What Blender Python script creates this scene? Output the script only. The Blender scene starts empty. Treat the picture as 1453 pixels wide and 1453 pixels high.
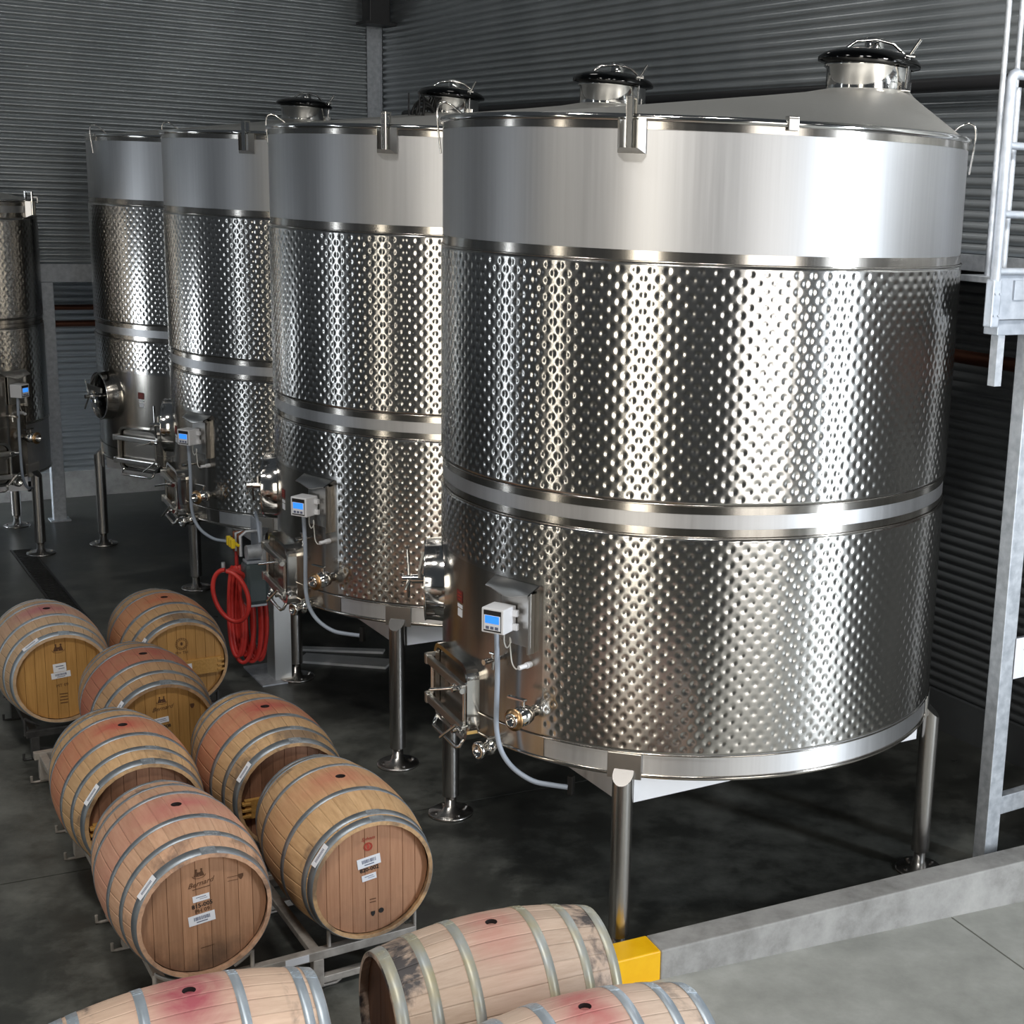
import bpy, bmesh, math, random
import numpy as np
from mathutils import Matrix, Vector

random.seed(7)
S = bpy.context.scene
COL = S.collection
PI = math.pi
sin, cos, rad = math.sin, math.cos, math.radians

# ------------------------------------------------------------------ camera
CAM_Z, FPX, PPX, PITCH, ROLL = 3.7, 2022.72, 1004.5, 0.2186, 0.0407
_fw = Vector((0, cos(PITCH), -sin(PITCH)))
_rt = Vector((1, 0, 0))
_dn = Vector((0, -sin(PITCH), -cos(PITCH)))
_R2 = _rt * cos(ROLL) - _dn * sin(ROLL)
_D2 = _dn * cos(ROLL) + _rt * sin(ROLL)
cd = bpy.data.cameras.new('camera')
cd.sensor_fit = 'HORIZONTAL'
cd.sensor_width = 36.0
cd.lens = FPX * 36.0 / 1453.0
cd.shift_x = (726.5 - PPX) / 1453.0
cd.clip_end = 200
cam = bpy.data.objects.new('camera', cd)
COL.objects.link(cam)
cm = Matrix.Identity(4)
for r in range(3):
    cm[r][0], cm[r][1], cm[r][2] = _R2[r], -_D2[r], -_fw[r]
cm[2][3] = CAM_Z
cam.matrix_world = cm
S.camera = cam


def ray(u, v):
    return _fw + _R2 * ((u - PPX) / FPX) + _D2 * ((v - 726.5) / FPX)


def ground(u, v, z=0.0):
    w = ray(u, v)
    return Vector((w.x, w.y)) * ((z - CAM_Z) / w.z)


# ------------------------------------------------------------------ world, lights, exposure
vs = S.view_settings
vs.view_transform = 'Standard'
vs.look = 'None'
vs.gamma = 1.0
vs.use_curve_mapping = False
vs.exposure = 0.18

W = bpy.data.worlds.new('world')
S.world = W
W.use_nodes = True
bg = W.node_tree.nodes['Background']
bg.inputs[0].default_value = (0.80, 0.90, 1.0, 1)
bg.inputs[1].default_value = 0.046


def area(name, loc, target, sx, sy, power, color, spread=180):
    l = bpy.data.lights.new(name, 'AREA')
    l.shape = 'RECTANGLE'
    l.size, l.size_y = sx, sy
    l.energy = power
    l.color = color
    l.spread = rad(spread)
    o = bpy.data.objects.new(name, l)
    COL.objects.link(o)
    o.location = loc
    d = Vector(target) - Vector(loc)
    o.rotation_euler = d.to_track_quat('-Z', 'Y').to_euler()
    return o


COOL = (0.86, 0.93, 1.0)
WARM = (1.0, 0.93, 0.80)
# daylight through the doors of the hall, plus an added fill for the left wall (all out of view, behind and beside the camera)
area('door_light_right', (8.6, 2.5, 3.0), (0.6, 6.6, 3.0), 0.85, 6.0, 640, COOL)
area('door_light_rear_right', (5.1, -2.0, 2.6), (0.3, 6.5, 2.6), 4.0, 4.6, 215, (1.0, 0.97, 0.92))
area('door_light_rear', (-3.8, -2.0, 2.6), (-0.5, 6.4, 2.6), 1.6, 4.8, 145, WARM)
area('window_light_left', (-7.4, 3.0, 2.6), (-0.8, 6.6, 2.6), 0.12, 4.5, 24, WARM)
area('window_light_far_left', (-9.5, 6.6, 2.6), (-1.0, 6.9, 2.6), 0.14, 4.5, 24, COOL)
area('flood_lamp', (2.9, 4.7, 5.6), (2.2, 8.9, 3.9), 0.6, 0.6, 48, (1.0, 0.98, 0.95), 75)
area('door_light_left', (-10.2, 13.4, 0.9), (-7.0, 16.3, 0.8), 1.2, 1.2, 30, COOL, 60)
area('left_wall_fill', (-9.2, 11.9, 1.8), (-6.0, 15.2, 4.6), 1.0, 1.0, 26, COOL, 150)  # unseen fill light, added so that grazing light stripes the left wall
# lamps under the roof
for i, (lx, ly, lz, lw) in enumerate([(-1.6, 2.6, 8.2, 195), (-4.2, 5.2, 8.2, 80), (0.3, 3.6, 8.2, 70), (-2.3, 12.8, 8.2, 8)]):
    area('roof_lamp_%d' % i, (lx, ly, lz), (lx, ly, 0), 0.7, 0.7, lw, (1.0, 0.97, 0.92))


# ------------------------------------------------------------------ materials
def mat(name):
    m = bpy.data.materials.new(name)
    m.use_nodes = True
    nt = m.node_tree
    return m, nt, nt.nodes['Principled BSDF']


def N(nt, t, **kw):
    n = nt.nodes.new(t)
    for k, v in kw.items():
        setattr(n, k, v)
    return n


def ramp(nt, fac, stops):
    r = N(nt, 'ShaderNodeValToRGB')
    els = r.color_ramp.elements
    while len(els) < len(stops):
        els.new(0.5)
    for e, (p, c) in zip(els, stops):
        e.position = p
        e.color = (*c, 1) if len(c) == 3 else c
    nt.links.new(fac, r.inputs[0])
    return r.outputs[0]


def noise(nt, scale, detail=4, vec=None, rough=0.55, dist=0.0):
    n = N(nt, 'ShaderNodeTexNoise')
    n.inputs['Scale'].default_value = scale
    n.inputs['Detail'].default_value = detail
    n.inputs['Roughness'].default_value = rough
    n.inputs['Distortion'].default_value = dist
    if vec is not None:
        nt.links.new(vec, n.inputs['Vector'])
    return n.outputs['Fac']


def coords(nt, kind='Object', scale=(1, 1, 1), obj=None):
    t = N(nt, 'ShaderNodeTexCoord')
    if obj is not None:
        t.object = obj
    m = N(nt, 'ShaderNodeMapping')
    m.inputs['Scale'].default_value = scale
    nt.links.new(t.outputs[kind], m.inputs['Vector'])
    return m.outputs[0]


def plain(name, col, rough=0.5, metal=0.0, spec=0.5, emit=None, estr=0.0):
    m, nt, b = mat(name)
    b.inputs['Base Color'].default_value = (*col, 1)
    b.inputs['Roughness'].default_value = rough
    b.inputs['Metallic'].default_value = metal
    b.inputs['Specular IOR Level'].default_value = spec
    if emit:
        b.inputs['Emission Color'].default_value = (*emit, 1)
        b.inputs['Emission Strength'].default_value = estr
    return m


def mottled(name, c0, c1, scale, rough=0.5, metal=0.0, r_var=0.1, bump=0.0, sc=(1, 1, 1), kind='Object', detail=5):
    m, nt, b = mat(name)
    v = coords(nt, kind, sc)
    f = noise(nt, scale, detail, v)
    nt.links.new(ramp(nt, f, [(0.32, c0), (0.68, c1)]), b.inputs['Base Color'])
    b.inputs['Metallic'].default_value = metal
    mr = N(nt, 'ShaderNodeMapRange')
    mr.inputs['To Min'].default_value = rough - r_var
    mr.inputs['To Max'].default_value = rough + r_var
    nt.links.new(f, mr.inputs['Value'])
    nt.links.new(mr.outputs[0], b.inputs['Roughness'])
    if bump:
        bp = N(nt, 'ShaderNodeBump')
        bp.inputs['Strength'].default_value = bump
        bp.inputs['Distance'].default_value = 0.01
        nt.links.new(f, bp.inputs['Height'])
        nt.links.new(bp.outputs[0], b.inputs['Normal'])
    return m


def steel(name, col, rough, aniso=0.0, streak=0.0, tint=None):
    """stainless sheet brushed round the tank; vertical run marks"""
    m, nt, b = mat(name)
    b.inputs['Metallic'].default_value = 1.0
    v = coords(nt, 'Object', (14, 14, 0.35))
    f = noise(nt, 3.0, 5, v, 0.6)
    c0 = tuple(c * (1 - streak) for c in col)
    c1 = tuple(min(1, c * (1 + streak * 0.6)) for c in col)
    base = ramp(nt, f, [(0.3, c0), (0.7, c1)])
    nt.links.new(base, b.inputs['Base Color'])
    mr = N(nt, 'ShaderNodeMapRange')
    mr.inputs['To Min'].default_value = rough * 0.9
    mr.inputs['To Max'].default_value = rough * 1.12
    nt.links.new(f, mr.inputs['Value'])
    nt.links.new(mr.outputs[0], b.inputs['Roughness'])
    if aniso:
        b.inputs['Anisotropic'].default_value = aniso
        b.inputs['Anisotropic Rotation'].default_value = 0.25
        tn = N(nt, 'ShaderNodeTangent')
        tn.direction_type = 'RADIAL'
        tn.axis = 'Z'
        nt.links.new(tn.outputs[0], b.inputs['Tangent'])
    return m


M = {}
M['plain_sheet'] = steel('brushed_matte_sheet', (0.66, 0.66, 0.67), 0.49, 0.62, 0.06)
M['jacket'] = steel('dimpled_jacket_sheet', (0.60, 0.585, 0.56), 0.20, 0.7, 0.05)
M['band'] = steel('polished_weld_band', (0.50, 0.47, 0.43), 0.20, 0.6, 0.12)
M['patch'] = steel('smooth_steel_patch', (0.42, 0.395, 0.36), 0.24, 0.5, 0.10)
M['roof'] = steel('roof_sheet', (0.64, 0.63, 0.60), 0.50, 0.0, 0.04)
M['chrome'] = plain('polished_steel', (0.72, 0.71, 0.69), 0.10, 1.0)
M['satin'] = plain('satin_steel', (0.58, 0.57, 0.55), 0.28, 1.0)
M['darksteel'] = plain('dark_polished_lid', (0.045, 0.045, 0.045), 0.08, 1.0)
M['leg'] = plain('leg_steel', (0.50, 0.48, 0.46), 0.26, 1.0)
M['beam'] = plain('beam_sheet', (0.78, 0.78, 0.80), 0.5, 0.6)
M['galv'] = mottled('galvanised', (0.40, 0.43, 0.47), (0.58, 0.61, 0.65), 22, 0.5, 0.55)
M['galv_pale'] = mottled('galvanised_pale', (0.36, 0.40, 0.46), (0.48, 0.52, 0.58), 16, 0.45, 0.45)
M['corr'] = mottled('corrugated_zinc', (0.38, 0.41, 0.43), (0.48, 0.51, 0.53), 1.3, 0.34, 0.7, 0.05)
M['corr_shaded'] = mottled('corrugated_shaded', (0.09, 0.095, 0.10), (0.13, 0.14, 0.145), 1.3, 0.45, 0.5, 0.06)  # zinc sheeting with the shade of tank and catwalk put into its colour
M['rackpaint'] = mottled('rack_galvanised', (0.34, 0.31, 0.28), (0.50, 0.46, 0.42), 18, 0.5, 0.4)
M['rackdark'] = mottled('rack_dark', (0.035, 0.035, 0.037), (0.07, 0.07, 0.07), 18, 0.45, 0.3)
M['copper'] = plain('copper_pipe', (0.17, 0.07, 0.045), 0.45, 1.0)
M['black'] = plain('black_rubber', (0.008, 0.008, 0.008), 0.5)
M['blackpipe'] = plain('dark_pipe', (0.03, 0.03, 0.032), 0.45, 0.4)
M['white'] = plain('white_plastic', (0.72, 0.73, 0.76), 0.4)
M['paper'] = plain('white_label', (0.80, 0.82, 0.88), 0.55)
M['ink'] = plain('black_ink', (0.012, 0.010, 0.010), 0.7)
M['inkbrown'] = plain('branded_mark', (0.10, 0.045, 0.02), 0.8)
M['inkred'] = plain('red_mark', (0.42, 0.05, 0.03), 0.7)
M['inkgrey'] = plain('grey_print', (0.12, 0.14, 0.22), 0.7)
M['redlabel'] = plain('red_label', (0.14, 0.018, 0.014), 0.5)
M['screen'] = plain('lit_blue_screen', (0.02, 0.1, 0.4), 0.3, emit=(0.04, 0.30, 1.0), estr=0.85)
M['tube'] = plain('grey_conduit', (0.33, 0.38, 0.46), 0.45)
M['wire'] = plain('white_wire', (0.55, 0.55, 0.52), 0.5)
M['brass'] = plain('brass_disc', (0.66, 0.42, 0.22), 0.3, 1.0)
M['hose'] = mottled('red_hose', (0.50, 0.030, 0.025), (0.62, 0.05, 0.04), 9, 0.42)
M['boxgrey'] = plain('grey_enamel', (0.055, 0.075, 0.08), 0.4)
M['yellow'] = plain('yellow_handle', (0.75, 0.55, 0.02), 0.4)
M['bluecap'] = plain('blue_cap', (0.02, 0.06, 0.45), 0.4)
M['pallet'] = mottled('pale_plate', (0.72, 0.73, 0.73), (0.85, 0.85, 0.85), 6, 0.4, 0.0)
M['hole'] = plain('bung_hole_dark', (0.010, 0.004, 0.005), 0.8)
M['reddish'] = plain('red_valve', (0.35, 0.02, 0.02), 0.4)


def concrete(name, stops, scale, rough, bump=0.12, big=0.35, rv=0.12):
    m, nt, b = mat(name)
    v = coords(nt, 'Object')
    a = noise(nt, big, 6, v, 0.62, 0.6)
    c = noise(nt, scale, 6, v, 0.7)
    mx = N(nt, 'ShaderNodeMath', operation='MULTIPLY_ADD')
    mx.inputs[1].default_value = 0.45
    nt.links.new(c, mx.inputs[0])
    sc_ = N(nt, 'ShaderNodeMath', operation='MULTIPLY')
    sc_.inputs[1].default_value = 0.55
    nt.links.new(a, sc_.inputs[0])
    nt.links.new(sc_.outputs[0], mx.inputs[2])
    nt.links.new(ramp(nt, mx.outputs[0], stops), b.inputs['Base Color'])
    mr = N(nt, 'ShaderNodeMapRange')
    mr.inputs['From Min'].default_value = 0.35
    mr.inputs['From Max'].default_value = 0.65
    mr.inputs['To Min'].default_value = rough - rv
    mr.inputs['To Max'].default_value = rough + rv
    nt.links.new(mx.outputs[0], mr.inputs['Value'])
    nt.links.new(mr.outputs[0], b.inputs['Roughness'])
    f = noise(nt, 60, 3, v)
    bp = N(nt, 'ShaderNodeBump')
    bp.inputs['Strength'].default_value = bump
    bp.inputs['Distance'].default_value = 0.004
    nt.links.new(f, bp.inputs['Height'])
    nt.links.new(bp.outputs[0], b.inputs['Normal'])
    return m


M['floor'] = concrete('dark_damp_concrete', [(0.32, (0.018, 0.0185, 0.017)), (0.47, (0.046, 0.048, 0.043)), (0.62, (0.15, 0.155, 0.14))], 3.0, 0.38)
M['apron'] = concrete('pale_concrete', [(0.34, (0.25, 0.255, 0.235)), (0.5, (0.35, 0.355, 0.33)), (0.64, (0.46, 0.465, 0.44))], 4.0, 0.62, 0.1)
M['curb'] = concrete('curb_concrete', [(0.34, (0.20, 0.195, 0.185)), (0.5, (0.34, 0.335, 0.325)), (0.66, (0.44, 0.435, 0.42))], 7.0, 0.75, 0.25, 1.5)
M['yellowpaint'] = mottled('yellow_paint', (0.88, 0.46, 0.001), (0.95, 0.54, 0.003), 9, 0.45, 0, 0.08)


# ------------------------------------------------------------------ mesh helpers
class MB:
    def __init__(self):
        self.v, self.f, self.s = [], [], []

    def add(self, vs_, fs, mtx=None, smooth=False):
        o = len(self.v)
        if mtx is not None:
            vs_ = [mtx @ Vector(p) for p in vs_]
        self.v += [tuple(p) for p in vs_]
        self.f += [tuple(i + o for i in f) for f in fs]
        self.s += [smooth] * len(fs)
        return self

    def box(self, c, d, mtx=None, bev=0.0):
        x, y, z = (k / 2 for k in d)
        if bev <= 0:
            vs_ = [(c[0] + a * x, c[1] + b * y, c[2] + e * z) for a in (-1, 1) for b in (-1, 1) for e in (-1, 1)]
            fs = [(0, 1, 3, 2), (4, 6, 7, 5), (0, 4, 5, 1), (2, 3, 7, 6), (0, 2, 6, 4), (1, 5, 7, 3)]
            return self.add(vs_, fs, mtx)
        bm = bmesh.new()
        bmesh.ops.create_cube(bm, size=1)
        for q in bm.verts:
            q.co = Vector((c[0] + q.co.x * d[0], c[1] + q.co.y * d[1], c[2] + q.co.z * d[2]))
        bmesh.ops.bevel(bm, geom=bm.edges[:], offset=bev, segments=2, affect='EDGES', profile=0.6)
        bm.verts.index_update()
        vs_ = [q.co.copy() for q in bm.verts]
        fs = [[q.index for q in f.verts] for f in bm.faces]
        bm.free()
        return self.add(vs_, fs, mtx)

    def lathe(self, prof, n=32, mtx=None, closed=False, a0=0.0, a1=2 * PI, smooth=True, flat_caps=True):
        """prof: list of (r,z) revolved about z"""
        full = abs(a1 - a0 - 2 * PI) < 1e-6
        m = n if full else n + 1
        vs_ = []
        for r, z in prof:
            for i in range(m):
                a = a0 + (a1 - a0) * i / n
                vs_.append((r * cos(a), r * sin(a), z))
        fs = []
        k = len(prof)
        for j in range(k if closed else k - 1):
            j2 = (j + 1) % k
            for i in range(n):
                i2 = (i + 1) % m if full else i + 1
                fs.append((j * m + i, j * m + i2, j2 * m + i2, j2 * m + i))
        return self.add(vs_, fs, mtx, smooth)

    def cyl(self, p0, p1, r, n=16, r2=None, caps=True, mtx=None):
        p0, p1 = Vector(p0), Vector(p1)
        d = p1 - p0
        q = d.to_track_quat('Z', 'Y').to_matrix().to_4x4()
        mm = Matrix.Translation(p0) @ q
        if mtx is not None:
            mm = mtx @ mm
        L = d.length
        r2 = r if r2 is None else r2
        self.lathe([(r, 0), (r2, L)], n, mm)
        if caps:
            for rr, z, flip in ((r, 0, True), (r2, L, False)):
                vs_ = [(rr * cos(2 * PI * i / n), rr * sin(2 * PI * i / n), z) for i in range(n)]
                f = tuple(range(n))
                self.add(vs_, [f[::-1] if flip else f], mm)
        return self

    def tube(self, pts, r, n=10, closed=False, caps=True, mtx=None):
        pts = [Vector(p) for p in pts]
        k = len(pts)
        vs_, fs = [], []
        up = None
        for i, p in enumerate(pts):
            if closed:
                t = pts[(i + 1) % k] - pts[i - 1]
            else:
                t = pts[min(i + 1, k - 1)] - pts[max(i - 1, 0)]
            t.normalize()
            if up is None:
                up = Vector((0, 0, 1)) if abs(t.z) < 0.9 else Vector((1, 0, 0))
            x = up - t * up.dot(t)
            if x.length < 1e-5:
                x = t.orthogonal()
            x.normalize()
            up = x
            y = t.cross(x)
            rr = r[i] if isinstance(r, (list, tuple)) else r
            for j in range(n):
                a = 2 * PI * j / n
                vs_.append(p + x * (rr * cos(a)) + y * (rr * sin(a)))
        for i in range(k if closed else k - 1):
            i2 = (i + 1) % k
            for j in range(n):
                j2 = (j + 1) % n
                fs.append((i * n + j, i * n + j2, i2 * n + j2, i2 * n + j))
        self.add(vs_, fs, mtx, True)
        if caps and not closed:
            self.add(vs_[:n], [tuple(range(n))[::-1]], mtx)
            self.add(vs_[-n:], [tuple(range(n))], mtx)
        return self

    def prism(self, poly, z0, z1, mtx=None, smooth=False):
        n = len(poly)
        vs_ = [(x, y, z0) for x, y in poly] + [(x, y, z1) for x, y in poly]
        fs = [tuple(range(n))[::-1], tuple(range(n, 2 * n))]
        fs += [(i, (i + 1) % n, n + (i + 1) % n, n + i) for i in range(n)]
        return self.add(vs_, fs, mtx, smooth)

    def mesh(self, name, material):
        me = bpy.data.meshes.new(name)
        me.from_pydata(self.v, [], self.f)
        me.polygons.foreach_set('use_smooth', self.s)
        if material is not None:
            me.materials.append(material)
        me.update()
        return me

    def build(self, name, material, parent=None, loc=None, mtx=None):
        return put(name, self.mesh(name, material), parent, mtx)


def put(name, me, parent=None, mtx=None):
    o = bpy.data.objects.new(name, me)
    COL.objects.link(o)
    if parent is not None:
        o.parent = parent
    if mtx is not None:
        o.matrix_local = mtx
    return o


def empty(name, loc=(0, 0, 0), rz=0.0):
    o = bpy.data.objects.new(name, None)
    COL.objects.link(o)
    o.location = loc
    o.rotation_euler = (0, 0, rz)
    o.empty_display_size = 0.2
    return o


def tag(o, label, cat, group=None):
    o['label'] = label
    o['category'] = cat
    if group:
        o['group'] = group
    return o


def struct(o):
    o['kind'] = 'structure'
    return o


def copy_tree(o, parent=None):
    c = o.copy()
    COL.objects.link(c)
    c.parent = parent
    for ch in list(o.children):
        copy_tree(ch, c)
    return c


def text_mesh(txt, size, shear=0.0, extrude=0.0004, bold=0.0, width=1.0):
    cu = bpy.data.curves.new('lettering', 'FONT')
    cu.body = txt
    cu.size = size
    cu.shear = shear
    cu.extrude = extrude
    cu.offset = bold
    cu.align_x = 'CENTER'
    cu.align_y = 'CENTER'
    cu.resolution_u = 2
    o = bpy.data.objects.new('lettering', cu)
    COL.objects.link(o)
    dg = bpy.context.evaluated_depsgraph_get()
    me = bpy.data.meshes.new_from_object(o.evaluated_get(dg))
    bpy.data.objects.remove(o)
    bpy.data.curves.remove(cu)
    if width != 1.0:
        for q in me.vertices:
            q.co.x *= width
    return me


def spline(pts, k=6):
    """Catmull-Rom through the points"""
    p = [Vector(q) for q in pts]
    p = [p[0] * 2 - p[1]] + p + [p[-1] * 2 - p[-2]]
    out = []
    for i in range(1, len(p) - 2):
        for j in range(k):
            t = j / k
            a, b, c, d = p[i - 1], p[i], p[i + 1], p[i + 2]
            out.append(0.5 * (2 * b + (c - a) * t + (2 * a - 5 * b + 4 * c - d) * t * t + (3 * b - a - 3 * c + d) * t ** 3))
    out.append(p[-2])
    return out


# ------------------------------------------------------------------ the hall
U = Vector((0.819, 0.574))      # across the tank row
V = Vector((0.574, -0.819))     # along the tank row, toward the camera
CU = Vector((0.870, 0.494))     # along the curb
CV = Vector((0.494, -0.870))    # from curb toward the camera side
CURB0 = Vector((-0.137, 6.225))  # front corner of the curb, at its painted end


def quad_slab(name, poly, ztop, thick, material, parent):
    b = MB()
    n = len(poly)
    zt = [ztop(p) if callable(ztop) else ztop for p in poly]
    vs_ = [(p[0], p[1], z) for p, z in zip(poly, zt)] + [(p[0], p[1], z - thick) for p, z in zip(poly, zt)]
    fs = [tuple(range(n)), tuple(range(n, 2 * n))[::-1]] + [(i, n + i, n + (i + 1) % n, (i + 1) % n) for i in range(n)]
    b.add(vs_, fs)
    return b.build(name, material, parent)


# floor behind the curb line: two great slabs with a saw-cut between them, and the sloping apron in front
floor = struct(MB().box((-3, 10, -0.32), (40, 40, 0.04)).build('floor', M['floor']))
J0 = Vector((-3.312, 7.082))
JD = Vector((0.870, 0.493))


def along(o, d, t):
    return (o.x + d.x * t, o.y + d.y * t)


jn = Vector((-JD.y, JD.x))
cut = 0.006
nearedge = -0.90


def pl(o, t, n):
    return (o.x + JD.x * t + jn.x * n, o.y + JD.y * t + jn.y * n)


quad_slab('slab', [pl(J0, -9, cut), pl(J0, 14, cut), pl(J0, 14, 15), pl(J0, -9, 15)], 0.0, 0.2, M['floor'], floor)
# near slab runs up to the curb front line
d_c = (CURB0 - J0).dot(jn)
quad_slab('slab', [pl(J0, -9, -9), pl(J0, 1.66, -9), pl(J0, 1.66, d_c + 0.08), pl(J0, 14, d_c + 0.08), pl(J0, 14, -cut), pl(J0, -9, -cut)], 0.0, 0.2, M['floor'], floor)
s_cur = (CURB0 - J0).dot(JD)
apron = empty('floor_apron')
struct(apron)


def az(p):
    s = (Vector(p) - CURB0).dot(CU)
    return -0.043 * max(0.0, s) - 0.0005


for a, b_ in ((-0.68, 0.0), (0.0, 1.772), (1.784, 6.0)):
    poly = [CURB0 + CU * a, CURB0 + CU * b_, CURB0 + CU * b_ + CV * 8, CURB0 + CU * a + CV * 8]
    poly = [poly[0], poly[3], poly[2], poly[1]]
    quad_slab('slab', [tuple(p) for p in poly], az, 0.12, M['apron'], apron)

# curb with painted end
curb = empty('curb', (CURB0.x, CURB0.y, 0))
struct(curb)


def curb_piece(name, s0, s1, h, mt, dz=0.0):
    w = 0.165
    b = MB()
    vs_ = []
    for s in (s0, s1):
        for t in (0.0, -w):
            p = CU * s + CV * t
            zb = -0.043 * max(0, s) - 0.08
            vs_ += [(p.x, p.y, zb), (p.x, p.y, h)]
    fs = [(0, 1, 3, 2), (4, 6, 7, 5), (0, 4, 5, 1), (2, 3, 7, 6), (1, 5, 7, 3), (0, 2, 6, 4)]
    b.add(vs_, fs)
    o = b.build(name, mt, curb)
    bv = o.modifiers.new('soft_edge', 'BEVEL')
    bv.width = 0.008
    bv.segments = 2
    return o


curb_piece('curb_block', 0.0, 6.0, 0.15, M['curb'])
yo = curb_piece('painted_end', -0.26, -0.001, 0.151, M['yellowpaint'])
yo['label'] = 'yellow painted end of the curb'

# corrugated walls
PITCH_C = 0.068


def corrugated(name, p0, p1, z0, z1, nrm, mt, amp=0.015, seg=10):
    """horizontal corrugation: profile in z, straight run from p0 to p1"""
    nz = int((z1 - z0) / PITCH_C * seg)
    b = MB()
    vs_, fs = [], []
    for i in range(nz + 1):
        z = z0 + (z1 - z0) * i / nz
        off = amp * (2 * abs(sin(PI * z / PITCH_C)) ** 0.7 - 1)
        for p in (p0, p1):
            vs_.append((p.x + nrm.x * off, p.y + nrm.y * off, z))
    for i in range(nz):
        fs.append((2 * i, 2 * i + 1, 2 * i + 3, 2 * i + 2))
    k = len(vs_)
    # flat back face so that the sheet has thickness
    vs_ += [(p.x - nrm.x * 0.03, p.y - nrm.y * 0.03, z) for z in (z0, z1) for p in (p0, p1)]
    b.add(vs_, fs, None, True)
    b.f.append((k, k + 2, k + 3, k + 1))
    b.s.append(False)
    return b


K = Vector((-3.967, 17.137))               # inner corner of the hall
NR = Vector((-U.x, -U.y))                # right wall normal, into the hall
NL = Vector((V.x, V.y))                  # left wall normal, into the hall
KR = K + V * 14.3
KL = K - U * 9.0
wr = struct(corrugated('wall_right', K, KR, 3.40, 9.6, NR, M['corr']).build('wall_right', M['corr']))
wl = struct(corrugated('wall_left', KL, K, 2.73, 9.6, NL, M['corr']).build('wall_left', M['corr']))
# lower walls stand further back under the upper sheeting
LR0, LR1 = K - V * 0.6 + U * 0.45, KR + U * 0.45
struct(corrugated('wall_right_lower', LR0, LR1, 0.28, 3.38, NR, M['corr_shaded']).build('wall_right_lower', M['corr_shaded']))
LL0, LL1 = KL - V * 1.1, K - V * 1.1 + U * 0.5
struct(corrugated('wall_left_lower', LL0, LL1, 0.30, 2.70, NL, M['corr']).build('wall_left_lower', M['corr']))


def wall_bar(name, p0, p1, off, dep, z0, z1, nrm, mt):
    b = MB()
    q = [p0 + nrm * off, p1 + nrm * off, p1 + nrm * (off + dep), p0 + nrm * (off + dep)]
    vs_ = [(p.x, p.y, z) for z in (z0, z1) for p in q]
    b.add(vs_, [(3, 2, 1, 0), (4, 5, 6, 7), (0, 1, 5, 4), (1, 2, 6, 5), (2, 3, 7, 6), (3, 0, 4, 7)])
    return b.build(name, mt)


struct(wall_bar('trim_1', K, KR, -0.02, 0.06, 3.30, 3.40, NR, M['galv']))
struct(wall_bar('trim_2', KL, K, -0.05, 0.12, 2.545, 2.73, NL, M['galv']))
struct(wall_bar('baseboard_right', LR0, LR1, -0.10, 0.14, 0.0, 0.28, NR, M['corr_shaded']))
struct(wall_bar('baseboard_left', LL0, LL1, -0.10, 0.14, 0.0, 0.30, NL, M['curb']))
# soffits closing the step between upper and lower sheeting
struct(wall_bar('trim_3', K - V * 0.6, KR, -0.47, 0.46, 3.38, 3.41, NR, M['corr_shaded']))
struct(wall_bar('trim_4', KL, K + U * 0.4, -1.12, 1.10, 2.71, 2.73, NL, M['corr_shaded']))
# corner cover strip and the dark steel bracket above it
cp = K + NR * 0.02 + NL * 0.02
ccol = MB()
for d, n_, wd in ((-U, NL, 0.17), (V, NR, 0.03)):
    a = Vector((0, 0))
    q = [a, a + d * wd, a + d * wd + n_ * 0.012, a + n_ * 0.012]
    ccol.prism([(p.x, p.y) for p in q], 3.41, 9.6)
cc = ccol.build('trim_5', M['galv'])
cc.location = (cp.x, cp.y, 0)
struct(cc)
br = MB()
br.box((0, 0, 0.45), (0.24, 0.24, 0.9), Matrix.Rotation(math.atan2(U.y, U.x), 4, 'Z'), 0.01)
br.box((0, 0, 0.0), (0.36, 0.30, 0.03), Matrix.Rotation(math.atan2(U.y, U.x), 4, 'Z'))
bko = br.build('steel_bracket', M['blackpipe'])
bp_ = K + V * 0.34 - U * 0.20
bko.location = (bp_.x, bp_.y, 5.42)
tag(bko, 'dark steel bracket box high in the corner of the corrugated walls', 'bracket')

# galvanised post under the left beam
pp = ground(85, 738)
post = MB().box((0, 0, 1.272), (0.13, 0.10, 2.543), None, 0.006).box((0, 0, 0.008), (0.2, 0.18, 0.016))
po = post.build('steel_post', M['galv'])
po.location = (pp.x, pp.y, 0)
po.rotation_euler[2] = math.atan2(U.y, U.x)
tag(po, 'galvanised square post holding the beam between the short dark tank and the far tank', 'post')

# copper pipes in the dark recess behind the post
for zc_, r_ in ((2.20, 0.03), (2.02, 0.035)):
    p0, p1 = LL0 + NL * 0.25 + U * 4.2, LL1 + NL * 0.25 - U * 0.8
    pc = MB().cyl((p0.x, p0.y, zc_), (p1.x, p1.y, zc_), r_, 12)
    o = pc.build('copper_pipe', M['copper'])
    tag(o, 'upper copper pipe running along the recess beside the galvanised post' if zc_ > 2.1 else
        'lower copper pipe running along the recess beside the galvanised post', 'pipe', 'copper pipes in the recess')
# pipes along the right wall
p0, p1 = K + NR * 0.14 + V * 1.0, KR + NR * 0.14
o = MB().cyl((p0.x, p0.y, 4.43), (p1.x, p1.y, 4.43), 0.045, 14).build('wall_pipe', M['blackpipe'])
tag(o, 'dark round pipe running along the corrugated wall behind the tank lids', 'pipe')
p0, p1 = LR0 + NR * 0.25 + V * 4, LR1 + NR * 0.25
o = MB().cyl((p0.x, p0.y, 2.72), (p1.x, p1.y, 2.72), 0.045, 14).build('copper_pipe', M['copper'])
tag(o, 'thick copper pipe on the dark lower wall under the catwalk', 'pipe')

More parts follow.
